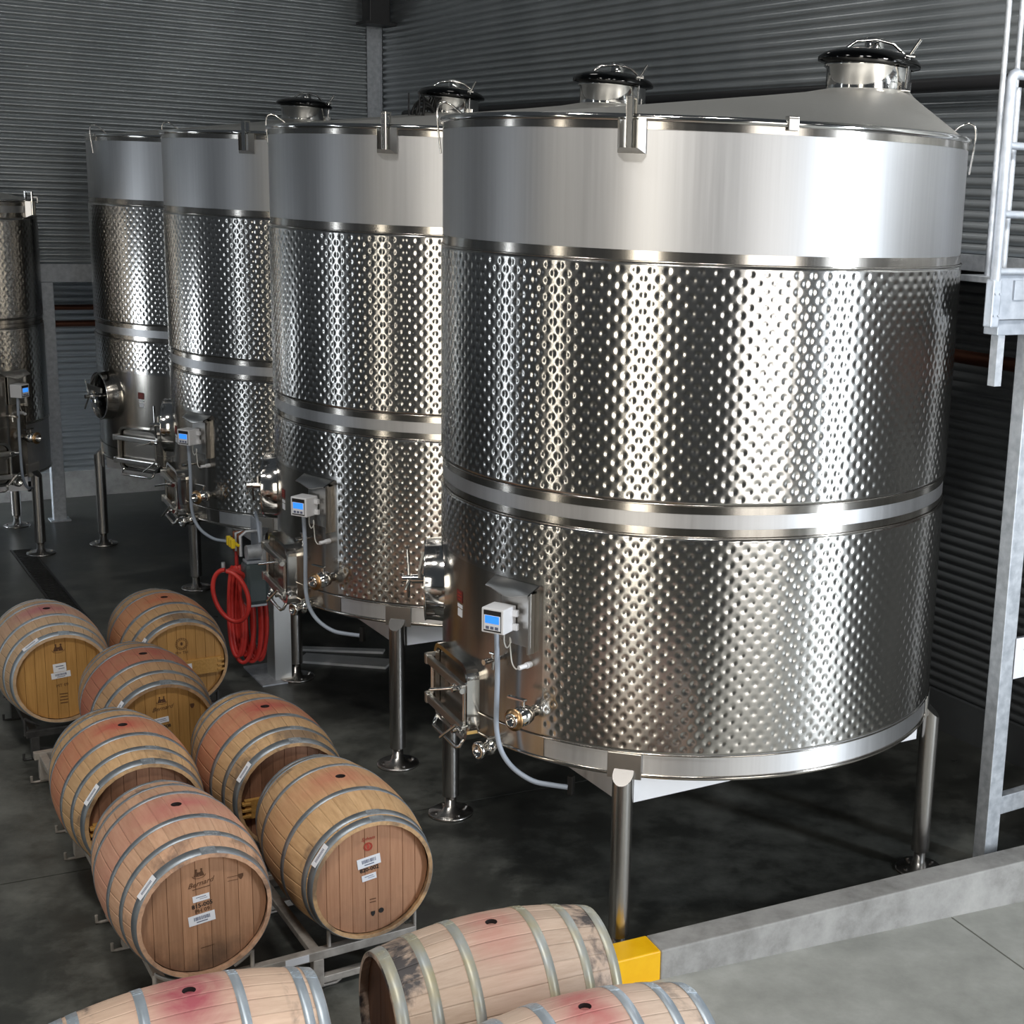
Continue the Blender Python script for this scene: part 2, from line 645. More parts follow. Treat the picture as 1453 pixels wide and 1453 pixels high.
# floor drain
d0, d1 = ground(30, 780), ground(128, 905)
dd = (d1 - d0).normalized()
dnm = Vector((-dd.y, dd.x))
dr = empty('floor_drain', (d0.x, d0.y, 0))
L = (d1 - d0).length
fr = MB()
rotd = Matrix.Rotation(math.atan2(dd.y, dd.x), 4, 'Z')
for s_ in (-1, 1):
    fr.box((L / 2, s_ * 0.09, 0.003), (L, 0.02, 0.012), rotd)
fr.build('drain_frame', M['blackpipe'], dr)
gr = MB()
k = int(L / 0.05)
for i in range(k):
    gr.box((0.025 + i * L / k, 0, 0.002), (0.022, 0.16, 0.008), rotd)
g_ = gr.build('drain_grate', M['black'], dr)
g_['kind'] = 'stuff'
tag(dr, 'long black floor drain channel running past the far barrels', 'drain')


# ------------------------------------------------------------------ tanks
DP = 0.0735


def jacket_mesh(name, R, zones, res, patch=None):
    """dimpled sheet; zones = [(z0,z1)], patch=(th0,th1,ztop) cut out of the sheet"""
    nth_d = int(round(2 * PI * R / DP))
    nth = nth_d * res
    vall, fall, base = [], [], 0
    for z0, z1 in zones:
        nz = max(2, int(round((z1 - z0) / DP * res)))
        th = np.arange(nth) * (2 * PI / nth)
        z = np.linspace(z0, z1, nz + 1)
        TH, ZZ = np.meshgrid(th, z)
        s = TH / (2 * PI) * nth_d             # in pitches
        t = (ZZ - z0 - 0.03) / DP
        # two interleaved square lattices
        def dist(a, b):
            da = a - np.round(a)
            db = b - np.round(b)
            return np.hypot(da, db) * DP
        d = np.minimum(dist(s, t), dist(s + 0.5, t + 0.5))
        r0 = 0.0205
        h = np.where(d < r0, -0.0034 * (0.5 + 0.5 * np.cos(PI * d / r0)), 0.0)
        h += np.where(d < 0.007, 0.0010 * (0.5 + 0.5 * np.cos(PI * d / 0.007)), 0.0)
        edge = np.minimum(ZZ - z0, z1 - ZZ)
        fade = np.clip(edge / 0.012, 0, 1)
        pf = np.ones_like(fade)
        keep = np.ones((nz, nth), bool)
        if patch:
            a0, a1, zt = patch
            inside = (TH > a0) & (TH < a1) & (ZZ < zt)
            # fade dimples near the cut-out
            near = (TH > a0 - 0.02) & (TH < a1 + 0.012) & (ZZ < zt + 0.016)
            pf = np.where(near, 0.0, 1.0)
            cen = inside
            keep = ~(cen[:-1] & cen[1:] & np.roll(cen, -1, 1)[:-1] & np.roll(cen, -1, 1)[1:])
        rr = R + 0.009 * np.clip(edge / 0.006, 0, 1) + h * (fade > 0.9) * pf
        X = rr * np.cos(TH)
        Y = rr * np.sin(TH)
        vall.append(np.stack([X, Y, ZZ], -1).reshape(-1, 3))
        i = np.arange(nz)[:, None] * nth
        j = np.arange(nth)[None, :]
        j2 = (j + 1) % nth
        q = np.stack([i + j, i + j2, i + nth + j2, i + nth + j], -1)
        q = q[keep] + base
        fall.append(q.reshape(-1, 4))
        base += (nz + 1) * nth
    v = np.concatenate(vall).astype(np.float32)
    f = np.concatenate(fall).astype(np.int32)
    me = bpy.data.meshes.new(name)
    me.vertices.add(len(v))
    me.vertices.foreach_set('co', v.ravel())
    me.loops.add(f.size)
    me.loops.foreach_set('vertex_index', f.ravel())
    me.polygons.add(len(f))
    me.polygons.foreach_set('loop_start', np.arange(len(f), dtype=np.int32) * 4)
    me.polygons.foreach_set('loop_total', np.full(len(f), 4, np.int32))
    me.polygons.foreach_set('use_smooth', np.ones(len(f), bool))
    me.update(calc_edges=True)
    me.materials.append(M['jacket'])
    return me


def surf(R, th_deg, z, out=0.0):
    """frame on the tank wall: x right, y up, z outward"""
    t = rad(th_deg)
    er = Vector((cos(t), sin(t), 0))
    et = Vector((-sin(t), cos(t), 0))
    p = er * (R + out) + Vector((0, 0, z))
    m = Matrix.Identity(4)
    for r in range(3):
        m[r][0], m[r][1], m[r][2], m[r][3] = et[r], (0, 0, 1)[r], er[r], p[r]
    return m


def rrect(w, h, r, n=6):
    pts = []
    for cx, cy, a in ((w / 2 - r, h / 2 - r, 0), (-w / 2 + r, h / 2 - r, PI / 2), (-w / 2 + r, -h / 2 + r, PI), (w / 2 - r, -h / 2 + r, 1.5 * PI)):
        for i in range(n + 1):
            t = a + PI / 2 * i / n
            pts.append((cx + r * cos(t), cy + r * sin(t)))
    return pts


def ring_prism(b, outer, inner, z0, z1, mtx):
    n = len(outer)
    vs_ = [(x, y, z0) for x, y in outer] + [(x, y, z1) for x, y in outer] + [(x, y, z0) for x, y in inner] + [(x, y, z1) for x, y in inner]
    fs = []
    for i in range(n):
        j = (i + 1) % n
        fs += [(i, j, n + j, n + i), (n + i, n + j, 3 * n + j, 3 * n + i), (2 * n + j, 2 * n + i, 3 * n + i, 3 * n + j)]
    b.add(vs_, fs, mtx)


def build_tank(R, rim, j1, m1, m2, j4, bt, zpatch, res, legs, neck, small=False):
    T = empty('wine_tank')
    pa0, pa1 = rad(164), rad(240.5)
    # shell
    b = MB()
    b.lathe([(R, bt), (R, rim)], 128)
    b.lathe([(0.05, bt - 0.16), (R, bt + 0.001)], 128)
    b.build('shell', M['plain_sheet'], T)
    put('upper_jacket', jacket_mesh('upper_jacket', R, [(m1, j1)], res), T)
    put('lower_jacket', jacket_mesh('lower_jacket', R, [(j4, m2)], res, (pa0, pa1, zpatch)), T)
    # smooth plate around the fittings
    b = MB()
    b.lathe([(R + 0.003, bt + 0.0), (R + 0.003, zpatch + 0.004)], 40, None, a0=pa0 - 0.01, a1=pa1 + 0.004)
    b.build('fitting_plate', M['patch'], T)
    # polished weld bands and the fine seam lines
    for z0, z1 in ((rim - 0.045, rim - 0.012), (j1, j1 + 0.052), (m1 - 0.045, m1), (m2, m2 + 0.045)):
        MB().lathe([(R + 0.0015, z0), (R + 0.0015, z1)], 128).build('weld_band', M['band'], T)
    for z in (j1 + 0.004, m1 - 0.004, m2 + 0.004, j4 - 0.004):
        b = MB()
        b.lathe([(R + 0.010, z - 0.004), (R + 0.014, z), (R + 0.010, z + 0.004)], 128)
        b.build('seam', M['band'], T)
    b = MB()
    pr = [(R + 0.010 * cos(t), bt + 0.012 * sin(t)) for t in [PI * 2 * i / 8 for i in range(8)]]
    b.lathe(pr, 128, None, True)
    b.build('bottom_bead', M['band'], T)
    # rolled rim + eccentric roof rising to the lid
    b = MB()
    pr = [(R + 0.001 + 0.014 * cos(t), rim + 0.004 + 0.016 * sin(t)) for t in [PI * 2 * i / 12 for i in range(12)]]
    b.lathe(pr, 160, None, True)
    b.build('rim', M['chrome'], T)
    nx, ny, nr, nz = neck
    b = MB()
    vs_, fs = [], []
    n = 160
    ks = [0, .03, .06, 0.2, 0.4, 0.6, 0.8, 0.93, 1.0]
    hz = [0.012, 0.03, .045, 0.2, 0.4, 0.6, 0.8, 0.94, 1.05]
    for kk, hh in zip(ks, hz):
        for i in range(n):
            a = 2 * PI * i / n
            x0, y0 = R * cos(a), R * sin(a)
            x1, y1 = nx + nr * cos(a), ny + nr * sin(a)
            vs_.append((x0 + (x1 - x0) * kk, y0 + (y1 - y0) * kk, rim + (nz - rim) * hh))
    for k_ in range(len(ks) - 1):
        for i in range(n):
            j = (i + 1) % n
            fs.append((k_ * n + i, k_ * n + j, (k_ + 1) * n + j, (k_ + 1) * n + i))
    b.add(vs_, fs, None, True)
    b.build('roof', M['roof'], T)
    # neck and domed lid
    tn = Matrix.Translation((nx, ny, nz))
    sc = nr / 0.24
    b = MB().lathe([(0.245 * sc, -0.10), (0.24 * sc, 0.0), (0.24 * sc, 0.13), (0.255 * sc, 0.135), (0.255 * sc, 0.15), (0.2 * sc, 0.15)], 48, tn)
    b.build('lid_neck', M['chrome'], T)
    tl = tn @ Matrix.Translation((0, 0, 0.15)) @ Matrix.Rotation(rad(3), 4, 'Y')
    lid = MB().lathe([(0.25 * sc, -0.012), (0.292 * sc, 0.0), (0.295 * sc, 0.02), (0.27 * sc, 0.045), (0.20 * sc, 0.072), (0.10 * sc, 0.088), (0.0005, 0.092)], 48, tl)
    lido = lid.build('lid', M['darksteel'], T)
    b = MB().lathe([(0.055, 0.085), (0.055, 0.145), (0.045, 0.15), (0.0005, 0.15)], 20, tl @ Matrix.Translation((0.02, 0.02, 0)))
    b.build('vent_cap', M['chrome'], lido)
    b = MB()
    b.tube([(-0.16 * sc, -0.1, 0.06), (-0.09 * sc, -0.08, 0.115), (0.02, -0.06, 0.135), (0.12 * sc, -0.05, 0.12), (0.19 * sc, -0.04, 0.07)], 0.009, 8, mtx=tl)
    b.build('lid_strap', M['chrome'], lido)
    b = MB()
    cx = 0.20 * sc
    cyy = -0.19 * sc
    b.cyl((cx, cyy, -0.12), (cx, cyy, 0.06), 0.008, 8, mtx=tl)
    b.cyl((cx, cyy, 0.05), (cx + 0.05, cyy - 0.02, 0.14), 0.011, 8, mtx=tl)
    b.cyl((cx - 0.02, cyy, 0.055), (cx + 0.03, cyy, 0.055), 0.014, 8, mtx=tl)
    b.box((cx, cyy + 0.02, -0.11), (0.06, 0.05, 0.05), tl, 0.006)
    b.build('lid_clamp', M['chrome'], lido)
    # legs, feet, bracing beams
    rl = R - 0.005
    pts = []
    for a in legs:
        m = surf(rl, a, 0)
        pts.append(m.to_translation())
        b = MB()
        n = 24
        lr = 0.051
        # tube with a top cut that leans against the shell
        vs_, fs = [], []
        zt0 = bt + 0.03
        for zlev in (0, 1):
            for i in range(n):
                t = 2 * PI * i / n
                x, y = lr * cos(t), lr * sin(t)
                z = 0.12 if zlev == 0 else zt0 - (y + 0.02) * 0.9
                vs_.append((x, z, y + 0.035))
        for i in range(n):
            j = (i + 1) % n
            fs.append((i, n + i, n + j, j))
        b.add(vs_, fs, m, True)
        b.add(vs_[n:], [tuple(range(n))[::-1]], m)
        b.add(vs_[:n], [tuple(range(n))], m)
        lo = b.build('leg', M['leg'], T)
        b = MB()
        mm = m @ Matrix.Translation((0, 0, 0.035)) @ Matrix.Rotation(-PI / 2, 4, 'X')
        b.lathe([(0.0005, 0), (0.135, 0), (0.135, 0.012), (0.125, 0.018), (0.05, 0.022), (0.04, 0.05), (0.034, 0.052), (0.034, 0.125), (0.0005, 0.125)], 32, mm)
        for i in range(4):
            t = PI / 4 + i * PI / 2
            b.cyl((0.1 * cos(t), 0.1 * sin(t), 0.012), (0.1 * cos(t), 0.1 * sin(t), 0.028), 0.012, 6, mtx=mm)
        b.build('foot', M['leg'], lo)
        b = MB().box((0, bt + 0.045, 0.012), (0.17, 0.13, 0.012), m, 0.003)
        b.build('leg_pad', M['satin'], lo)
    for i in range(len(pts)):
        p, q = pts[i], pts[(i + 1) % len(pts)]
        d = (q - p)
        Lb = d.length - 0.10
        mid_ = (p + q) / 2
        mm = Matrix.Translation((mid_.x, mid_.y, bt - 0.075)) @ Matrix.Rotation(math.atan2(d.y, d.x), 4, 'Z')
        MB().box((0, 0, 0), (Lb, 0.012, 0.17), mm).build('bracing_plate', M['beam'], T)
    # lifting bracket
    m = surf(R, 257, rim)
    bk = MB()
    bk.box((0, -0.07, 0.006), (0.13, 0.16, 0.008), m)
    bk.add([(-0.065, -0.15, 0.01), (0.065, -0.15, 0.01), (0.042, -0.128, 0.055), (-0.042, -0.128, 0.055),
            (-0.065, 0.0, 0.01), (0.065, 0.0, 0.01), (0.042, 0.0, 0.055), (-0.042, 0.0, 0.055)],
           [(0, 1, 2, 3), (0, 3, 7, 4), (1, 5, 6, 2)], m)
    bo = bk.build('lifting_bracket', M['satin'], T)
    MB().box((0, -0.02, 0.048), (0.032, 0.22, 0.012), m, 0.003).box((0, 0.085, 0.02), (0.032, 0.012, 0.07), m, 0.003).box((0, 0.045, -0.012), (0.032, 0.09, 0.012), m).build('bracket_bar', M['chrome'], bo)
    m = surf(R, 286.5, rim)
    MB().box((0, 0.0, 0.02), (0.05, 0.055, 0.012), m, 0.004).box((0, 0.03, 0.0), (0.05, 0.012, 0.05), m, 0.004).build('rim_clip', M['satin'], T)
    for a in (352, 187):
        m = surf(R, a, rim)
        MB().tube(spline([(0, -0.16, 0.012), (0, 0.0, 0.03), (0, 0.07, 0.028), (0, 0.095, 0.005), (0, 0.09, -0.03), (0, 0.05, -0.09), (0, 0.02, -0.12)], 4), 0.0055, 8, mtx=m).build('rim_loop', M['chrome'], T)
    # round side manway
    zman = zpatch - 0.265
    m = surf(R, 188.5, zman, -0.03)
    mw = MB()
    mw.lathe([(0.235, -0.05), (0.235, 0.02), (0.225, 0.115), (0.232, 0.125), (0.215, 0.125), (0.205, 0.08)], 48, m)
    mwo = mw.build('round_manway', M['chrome'], T)
    MB().lathe([(0.207, 0.085), (0.16, 0.10), (0.06, 0.11), (0.0005, 0.112)], 40, m).build('manway_door', M['darksteel'], mwo)
    b = MB()
    b.cyl((0, 0, 0.10), (0, 0, 0.20), 0.026, 16, mtx=m)
    b.cyl((0, 0, 0.20), (0, 0, 0.25), 0.02, 16, mtx=m)
    for t in (rad(105), rad(235), rad(350)):
        b.cyl((0.02 * cos(t), 0.02 * sin(t), 0.215), (0.16 * cos(t), 0.16 * sin(t), 0.225), 0.008, 8, mtx=m)
    b.build('door_handle', M['chrome'], mwo)
    MB().box((-0.03, 0.07, 0.15), (0.38, 0.05, 0.016), m, 0.004).box((-0.21, 0.07, 0.09), (0.02, 0.05, 0.14), m).build('door_arm', M['satin'], mwo)
    # rectangular lower manway
    zr = bt + 0.155
    m = surf(R, 210.5, zr, -0.038)
    b = MB()
    ring_prism(b, rrect(0.50, 0.42, 0.075), rrect(0.455, 0.375, 0.06), -0.06, 0.085, m)
    fo = b.build('square_manway', M['chrome'], T)
    b = MB().prism(rrect(0.44, 0.36, 0.055), 0.02, 0.058, m)
    b.build('manway_door', M['patch'], fo)
    for yy in (0.105, -0.115):
        b = MB().box((0, yy, 0.112), (0.56, 0.045, 0.028), m, 0.006)
        bo = b.build('clamp_bar', M['satin'], fo)
        b = MB()
        b.cyl((0.245, yy, 0.128), (0.30, yy, 0.128), 0.016, 12, mtx=m)
        b.cyl((0.235, yy, 0.02), (0.235, yy, 0.165), 0.011, 10, mtx=m)
        b.cyl((0.235, yy, 0.142), (0.235, yy, 0.162), 0.022, 10, mtx=m)
        if yy > 0:
            b.cyl((0.235, yy, 0.16), (0.13, yy - 0.03, 0.24), 0.008, 8, mtx=m)
        else:
            b.cyl((0.29, yy + 0.04, 0.16), (0.17, yy - 0.06, 0.20), 0.008, 8, mtx=m)
        b.build('wing_nut', M['chrome'], bo)
        MB().box((-0.265, yy, 0.10), (0.035, 0.06, 0.06), m, 0.008).build('hinge', M['satin'], bo)
    for xx in (-0.245, 0.235):
        MB().cyl((xx, -0.13, 0.095), (xx, 0.12, 0.095), 0.010, 10, mtx=m).build('hinge_rod', M['chrome'], fo)
    MB().tube([(-0.2, -0.2, 0.08), (-0.2, -0.235, 0.10), (-0.18, -0.25, 0.11), (0.16, -0.25, 0.11), (0.19, -0.235, 0.10), (0.19, -0.2, 0.08)], 0.011, 10, mtx=m).build('door_grip', M['chrome'], fo)
    # warning labels
    m = surf(R, 211.5, zpatch - 0.21, 0.004)
    b = MB().box((0, 0, 0), (0.075, 0.062, 0.002), m)
    lo = b.build('warning_label', M['redlabel'], T)
    MB().box((0.004, -0.052, 0), (0.06, 0.018, 0.002), m).build('notice_label', M['paper'], lo)
    MB().box((0.004, -0.088, 0), (0.055, 0.040, 0.002), m).build('notice_label', M['paper'], lo)
    b = MB()
    for i, w in enumerate((0.04, 0.05, 0.03)):
        b.box((0.0, 0.017 - i * 0.017, 0.0015), (w, 0.005, 0.001), m)
    b.build('label_print', M['inkred'], lo)
    # temperature controller with hood, conduit and wires
    zc = zpatch - 0.185
    m = surf(R, 232.5, zc, 0.0)
    MB().box((0.03, 0.0, 0.02), (0.20, 0.28, 0.008), m, 0.002).box((0.125, -0.02, 0.014), (0.008, 0.30, 0.05), m).build('back_plate', M['satin'], T)
    yaw = Matrix.Rotation(rad(14), 4, 'Y')
    mb = m @ Matrix.Translation((-0.01, 0.0, 0.10)) @ yaw
    co = MB().box((0, 0, 0), (0.125, 0.125, 0.115), mb, 0.006).build('temperature_controller', M['white'], T)
    MB().box((0, 0.0, 0.0585), (0.098, 0.105, 0.002), mb).build('fascia', M['ink'], co)
    MB().box((0, -0.008, 0.0600), (0.092, 0.074, 0.002), mb).build('fascia_panel', M['paper'], co)
    MB().box((0, 0.008, 0.0615), (0.078, 0.038, 0.002), mb).build('screen', M['screen'], co)
    for i in (-1, 0, 1):
        MB().box((i * 0.026, -0.033, 0.0615), (0.018, 0.014, 0.003), mb).build('button', M['inkgrey'], co)
    for yy in (0.03, -0.04):
        MB().box((0.074, yy, -0.03), (0.03, 0.03, 0.02), mb).build('mounting_lug', M['white'], co)
    hm = surf(R, 233.0, zpatch - 0.05, 0.0)
    vs_, fs = [], []
    k_ = 14
    for i in range(k_ + 1):
        x = -0.15 + 0.30 * i / k_
        wv = 0.014 * cos(2 * PI * i / k_ * 1.0)
        vs_ += [(x, 0.045, 0.006 - x * x * 0.3), (x * 0.96, -0.008 + wv, 0.075), (x, 0.040, 0.003 - x * x * 0.3), (x * 0.96, -0.014 + wv, 0.073)]
    for i in range(k_):
        a = 4 * i
        fs += [(a, a + 1, a + 5, a + 4), (a + 2, a + 6, a + 7, a + 3), (a + 1, a + 3, a + 7, a + 5)]
    MB().add(vs_, fs, hm, True).build('hood', M['satin'], T)

    def sp(th, z, out):
        return surf(R, th, z, out).to_translation()
    cpts = [sp(231.0, zc - 0.05, 0.09), sp(231, zc - 0.14, 0.085), sp(231.0, zc - 0.3, 0.08), sp(230.8, zc - 0.5, 0.08), sp(231, bt + 0.10, 0.08), sp(232, bt + 0.0, 0.07),
            sp(234.5, bt - 0.075, 0.05), sp(238.5, bt - 0.125, 0.02), sp(242, bt - 0.14, -0.02), sp(245.5, bt - 0.145, -0.05)]
    MB().tube(spline(cpts), 0.013, 12).build('conduit', M['tube'], T)
    MB().box((0, 0, 0), (0.03, 0.10, 0.03), surf(R, 246, bt - 0.135, -0.06), 0.006).build('conduit_clip', M['black'], T)
    MB().tube(spline([sp(232.5, zc - 0.06, 0.07), sp(232.6, zc - 0.12, 0.075), sp(233.2, zc - 0.15, 0.07), sp(233.8, zc - 0.12, 0.06), sp(233.5, zc - 0.10, 0.06), sp(233.8, zc - 0.17, 0.06), sp(234.6, zc - 0.22, 0.07), sp(235.6, zc - 0.245, 0.07), sp(236.3, zc - 0.235, 0.06)]), 0.0035, 6).build('sensor_wire', M['wire'], T)
    mp = surf(R, 237, zc - 0.23, 0)
    MB().cyl((0, 0, 0), (0, 0, 0.035), 0.016, 10, mtx=mp).cyl((0, 0, 0.035), (-0.012, -0.004, 0.075), 0.012, 10, mtx=mp).build('sensor_plug', M['white'], T)
    # sampling valve
    ms = surf(R, 228.5, zc - 0.245, 0)
    MB().cyl((0, 0, 0), (0, 0, 0.10), 0.010, 10, mtx=ms).cyl((0, 0, 0.03), (0, 0, 0.045), 0.017, 10, mtx=ms).cyl((0, 0, 0.075), (0, 0, 0.115), 0.015, 10, mtx=ms) \
        .cyl((0, 0, 0.05), (0, -0.05, 0.055), 0.008, 8, mtx=ms).cyl((0, 0, 0.06), (0, 0.035, 0.06), 0.006, 8, mtx=ms).cyl((-0.015, 0.035, 0.06), (0.015, 0.035, 0.06), 0.006, 8, mtx=ms).build('sampling_valve', M['chrome'], T)
    # butterfly valve
    mv = surf(R, 238.2, zc - 0.465, 0)
    bvv = MB()
    bvv.lathe([(0.028, -0.02), (0.028, 0.05), (0.045, 0.055), (0.045, 0.07), (0.05, 0.075), (0.05, 0.105), (0.045, 0.11), (0.045, 0.125), (0.03, 0.13), (0.03, 0.165), (0.036, 0.17), (0.036, 0.185), (0.022, 0.185), (0.022, 0.15), (0.0005, 0.15)], 24, mv)
    vo = bvv.build('butterfly_valve', M['chrome'], T)
    MB().lathe([(0.052, 0.152), (0.056, 0.155), (0.056, 0.163), (0.03, 0.165)], 24, mv).build('brass_collar', M['brass'], vo)
    MB().cyl((0, 0.04, 0.09), (0, 0.085, 0.09), 0.01, 10, mtx=mv).box((-0.03, 0.085, 0.10), (0.11, 0.012, 0.022), mv, 0.003).build('valve_lever', M['chrome'], vo)
    # racking valve low down
    mr_ = surf(R, 227.0, bt - 0.02, -0.04)
    dv = MB()
    dv.lathe([(0.022, -0.1), (0.022, 0.06), (0.040, 0.065), (0.040, 0.085), (0.030, 0.09), (0.030, 0.13), (0.045, 0.135), (0.045, 0.16), (0.03, 0.165), (0.028, 0.14), (0.0005, 0.14)], 24, mr_)
    do_ = dv.build('drain_valve', M['chrome'], T)
    MB().cyl((0, 0.02, 0.075), (0, 0.055, 0.075), 0.008, 8, mtx=mr_).box((0.02, 0.055, 0.06), (0.015, 0.012, 0.10), mr_, 0.003).build('valve_lever', M['satin'], do_)
    return T


LEGS = (172, 259, 348, 80)
NECK = (0.885, 0.50, 0.235, 4.29)
tank = build_tank(1.372, 4.016, 3.3955, 2.3025, 2.1435, 1.073, 0.955, 1.84, 10, LEGS, NECK)
TC = [(-0.0895, 7.798), (-1.685, 10.077), (-3.264, 12.368), (-4.865, 14.643)]
TL = ['large dimpled stainless tank in full view beside the concrete curb',
      'dimpled stainless tank directly behind the large tank, next to the red hose stand',
      'dimpled stainless tank second behind the large tank, partly hidden, bright plain top band',
      'far dimpled stainless tank in the hall corner, its round side hatch facing the galvanised post']
for i, (c, l) in enumerate(zip(TC, TL)):
    t = tank if i == 0 else copy_tree(tank)
    t.location = (c[0], c[1], 0)
    t.rotation_euler[2] = rad(35) if i == 3 else 0.0
    tag(t, l, 'tank', 'tall dimpled wine tanks in a row')
small = build_tank(0.90, 3.39, 3.23, 2.30, 2.22, 1.30, 0.80, 1.83, 7, (245, 335, 65, 155), (0.4, 0.2, 0.2, 3.56), True)
small.location = (-7.45, 13.7, 0)
small.rotation_euler[2] = rad(105)
tag(small, 'shorter dark dimpled tank cut off by the picture edge, beside the galvanised post', 'tank', 'wine tanks')

# things left on the roof of the third tank
rx, ry = -2.56, 12.58
ck = MB()
for i in range(5):
    rr_ = 0.09 + 0.014 * i
    tilt = Matrix.Translation((0, 0, 0.085 + 0.01 * i)) @ Matrix.Rotation(rad(60 + 9 * i), 4, 'X') @ Matrix.Rotation(rad(25 * i), 4, 'Y')
    ck.tube([tilt @ Vector((rr_ * cos(t), rr_ * sin(t), 0.01 * sin(3 * t))) for t in [2 * PI * j / 24 for j in range(24)]], 0.011, 8, True)
o = ck.build('cable_coil', M['black'])
o.location = (rx, ry, 4.165)
tag(o, 'tangled black cable coil lying on a tank roof beside two thin rods', 'cable')
for k_, dx in enumerate((-0.10, -0.01)):
    o = MB().cyl((0, 0, 0), (0, 0, 0.31), 0.007, 8).cyl((0, 0, 0.10), (0, 0, 0.125), 0.013, 8).build('thin_rod', M['blackpipe'])
    o.location = (rx + dx, ry - 0.12, 4.13)
    tag(o, ('thin dark rod on a tank roof, the one farther from the small white box', 'thin dark rod on a tank roof, the one nearer the small white box')[k_], 'rod', 'rods on the tank roof')
o = MB().box((0, 0, 0.03), (0.15, 0.10, 0.06), None, 0.006).build('white_box', M['white'])
o.location = (rx + 0.24, ry + 0.02, 4.185)
o.rotation_euler[2] = 0.2
tag(o, 'small white box lying on a tank roof next to the black cable coil', 'box')


# ------------------------------------------------------------------ barrels
BL, BR_, BE = 0.452, 0.350, 0.290
NST = 30


def prof(x):
    return BR_ - (BR_ - BE) * (abs(x) / BL) ** 2.0


def stave_mesh(hole=False):
    nx = 14
    a = PI / NST
    b = MB()
    th_ = 0.017
    xs = [-BL + 2 * BL * i / nx for i in range(nx + 1)]
    vs_, fs, ff = [], [], []
    angs = (-1.0, -0.8, 0.0, 0.8, 1.0)
    offs = (-0.00015, 0, 0, 0, -0.00015)
    for x in xs:
        r = prof(x)
        for t, o in zip(angs, offs):
            vs_.append((x, (r + o) * sin(t * a), (r + o) * cos(t * a)))
        for t in (1.0, -1.0):
            vs_.append((x, (r - th_) * sin(t * a), (r - th_) * cos(t * a)))
    w = 7
    for i in range(nx):
        for j in range(w):
            j2 = (j + 1) % w
            if hole and i in (6, 7) and j in (1, 2):
                continue
            (fs if j < 4 else ff).append((i * w + j, i * w + j2, (i + 1) * w + j2, (i + 1) * w + j))
    ff.append(tuple(range(w))[::-1])
    ff.append(tuple(range(nx * w, nx * w + w)))
    b.add(vs_, fs, None, True)
    b.f += ff
    b.s += [False] * len(ff)
    if hole:
        # square patch with a round hole at the bung
        x0, x1 = xs[6], xs[8]
        y1 = prof(0) * sin(0.8 * a)
        n = 16
        rb = 0.024
        sq = []
        for k in range(n):
            t = 2 * PI * k / n
            c_, s_ = cos(t), sin(t)
            m_ = max(abs(c_), abs(s_))
            sq.append((c_ / m_ * x1, s_ / m_ * y1 * prof(c_ / m_ * x1) / prof(0)))
        pv = [(x, y, math.sqrt(max(0, prof(x) ** 2 - y * y))) for x, y in sq]
        pv += [(rb * cos(2 * PI * k / n), rb * sin(2 * PI * k / n), 0.3492) for k in range(n)]
        b.add(pv, [(k, (k + 1) % n, n + (k + 1) % n, n + k) for k in range(n)], None, True)
    return b


SM, SMH = stave_mesh(), stave_mesh(True)


def hoop_mesh(x0, x1):
    b = MB()
    sgn = 1 if x0 > 0 else -1
    n = 64
    e = 0.0022
    pts = [(x0, prof(x0) + 0.0004), (x0, prof(x0) + e), (x1, prof(x1) + e), (x1, prof(x1) + 0.0004)]
    mm = Matrix.Rotation(PI / 2, 4, 'Y')
    b.lathe([(r, x) for x, r in pts], n, mm, True)
    # overlap with rivets
    xm = (x0 + x1) / 2
    for dt in (-0.05, 0.05):
        for dx in (-0.010, 0.010):
            t = dt
            r = prof(xm + dx) + e
            b.cyl((xm + dx, r * sin(t), r * cos(t)), (xm + dx, (r + 0.0025) * sin(t), (r + 0.0025) * cos(t)), 0.0055, 8)
    vs_, fs = [], []
    for k in range(7):
        t = -0.11 + 0.22 * k / 6
        for x in (x0, x1):
            r = prof(x) + e + 0.0014
            vs_.append((x, r * sin(t), r * cos(t)))
        for x in (x0, x1):
            r = prof(x) + e - 0.0005
            vs_.append((x, r * sin(t), r * cos(t)))
    for k in range(6):
        a = 4 * k
        fs += [(a, a + 4, a + 5, a + 1), (a, a + 2, a + 6, a + 4), (a + 1, a + 5, a + 7, a + 3)]
    fs += [(0, 1, 3, 2), (24, 26, 27, 25)]
    b.add(vs_, fs)
    return b


HOOPS = {'a': [(0.405, 0.451), (0.288, 0.322), (0.130, 0.165)], 'b': [(0.409, 0.451), (0.360, 0.397), (0.145, 0.180)],
         'c': [(0.407, 0.451), (0.285, 0.325), (0.130, 0.170)]}
NB = 9
HR = 0.276


def board_mesh(i):
    w = 2 * HR / NB
    y0, y1 = -HR + i * w + 0.0008, -HR + (i + 1) * w - 0.0008
    pts = []
    k = 6
    for j in range(k + 1):
        y = y0 + (y1 - y0) * j / k
        pts.append((y, math.sqrt(max(1e-6, HR * HR - y * y))))
    for j in range(k + 1):
        y = y1 + (y0 - y1) * j / k
        pts.append((y, -math.sqrt(max(1e-6, HR * HR - y * y))))
    b = MB()
    n = len(pts)
    d = (i * 7 % 3) * 0.0007
    vs_ = [(-0.02, y, z) for y, z in pts] + [(d - 0.001, y, z) for y, z in pts] + [(d, y * (1 - 0.0) + (0.0012 if y < (y0 + y1) / 2 else -0.0012), z * 0.996) for y, z in pts]
    fs = [tuple(range(2 * n, 3 * n))]
    for a in (0, n):
        fs += [(a + j, a + (j + 1) % n, a + n + (j + 1) % n, a + n + j) for j in range(n)]
    b.add(vs_, fs)
    return b


BOARDS = [board_mesh(i) for i in range(NB)]


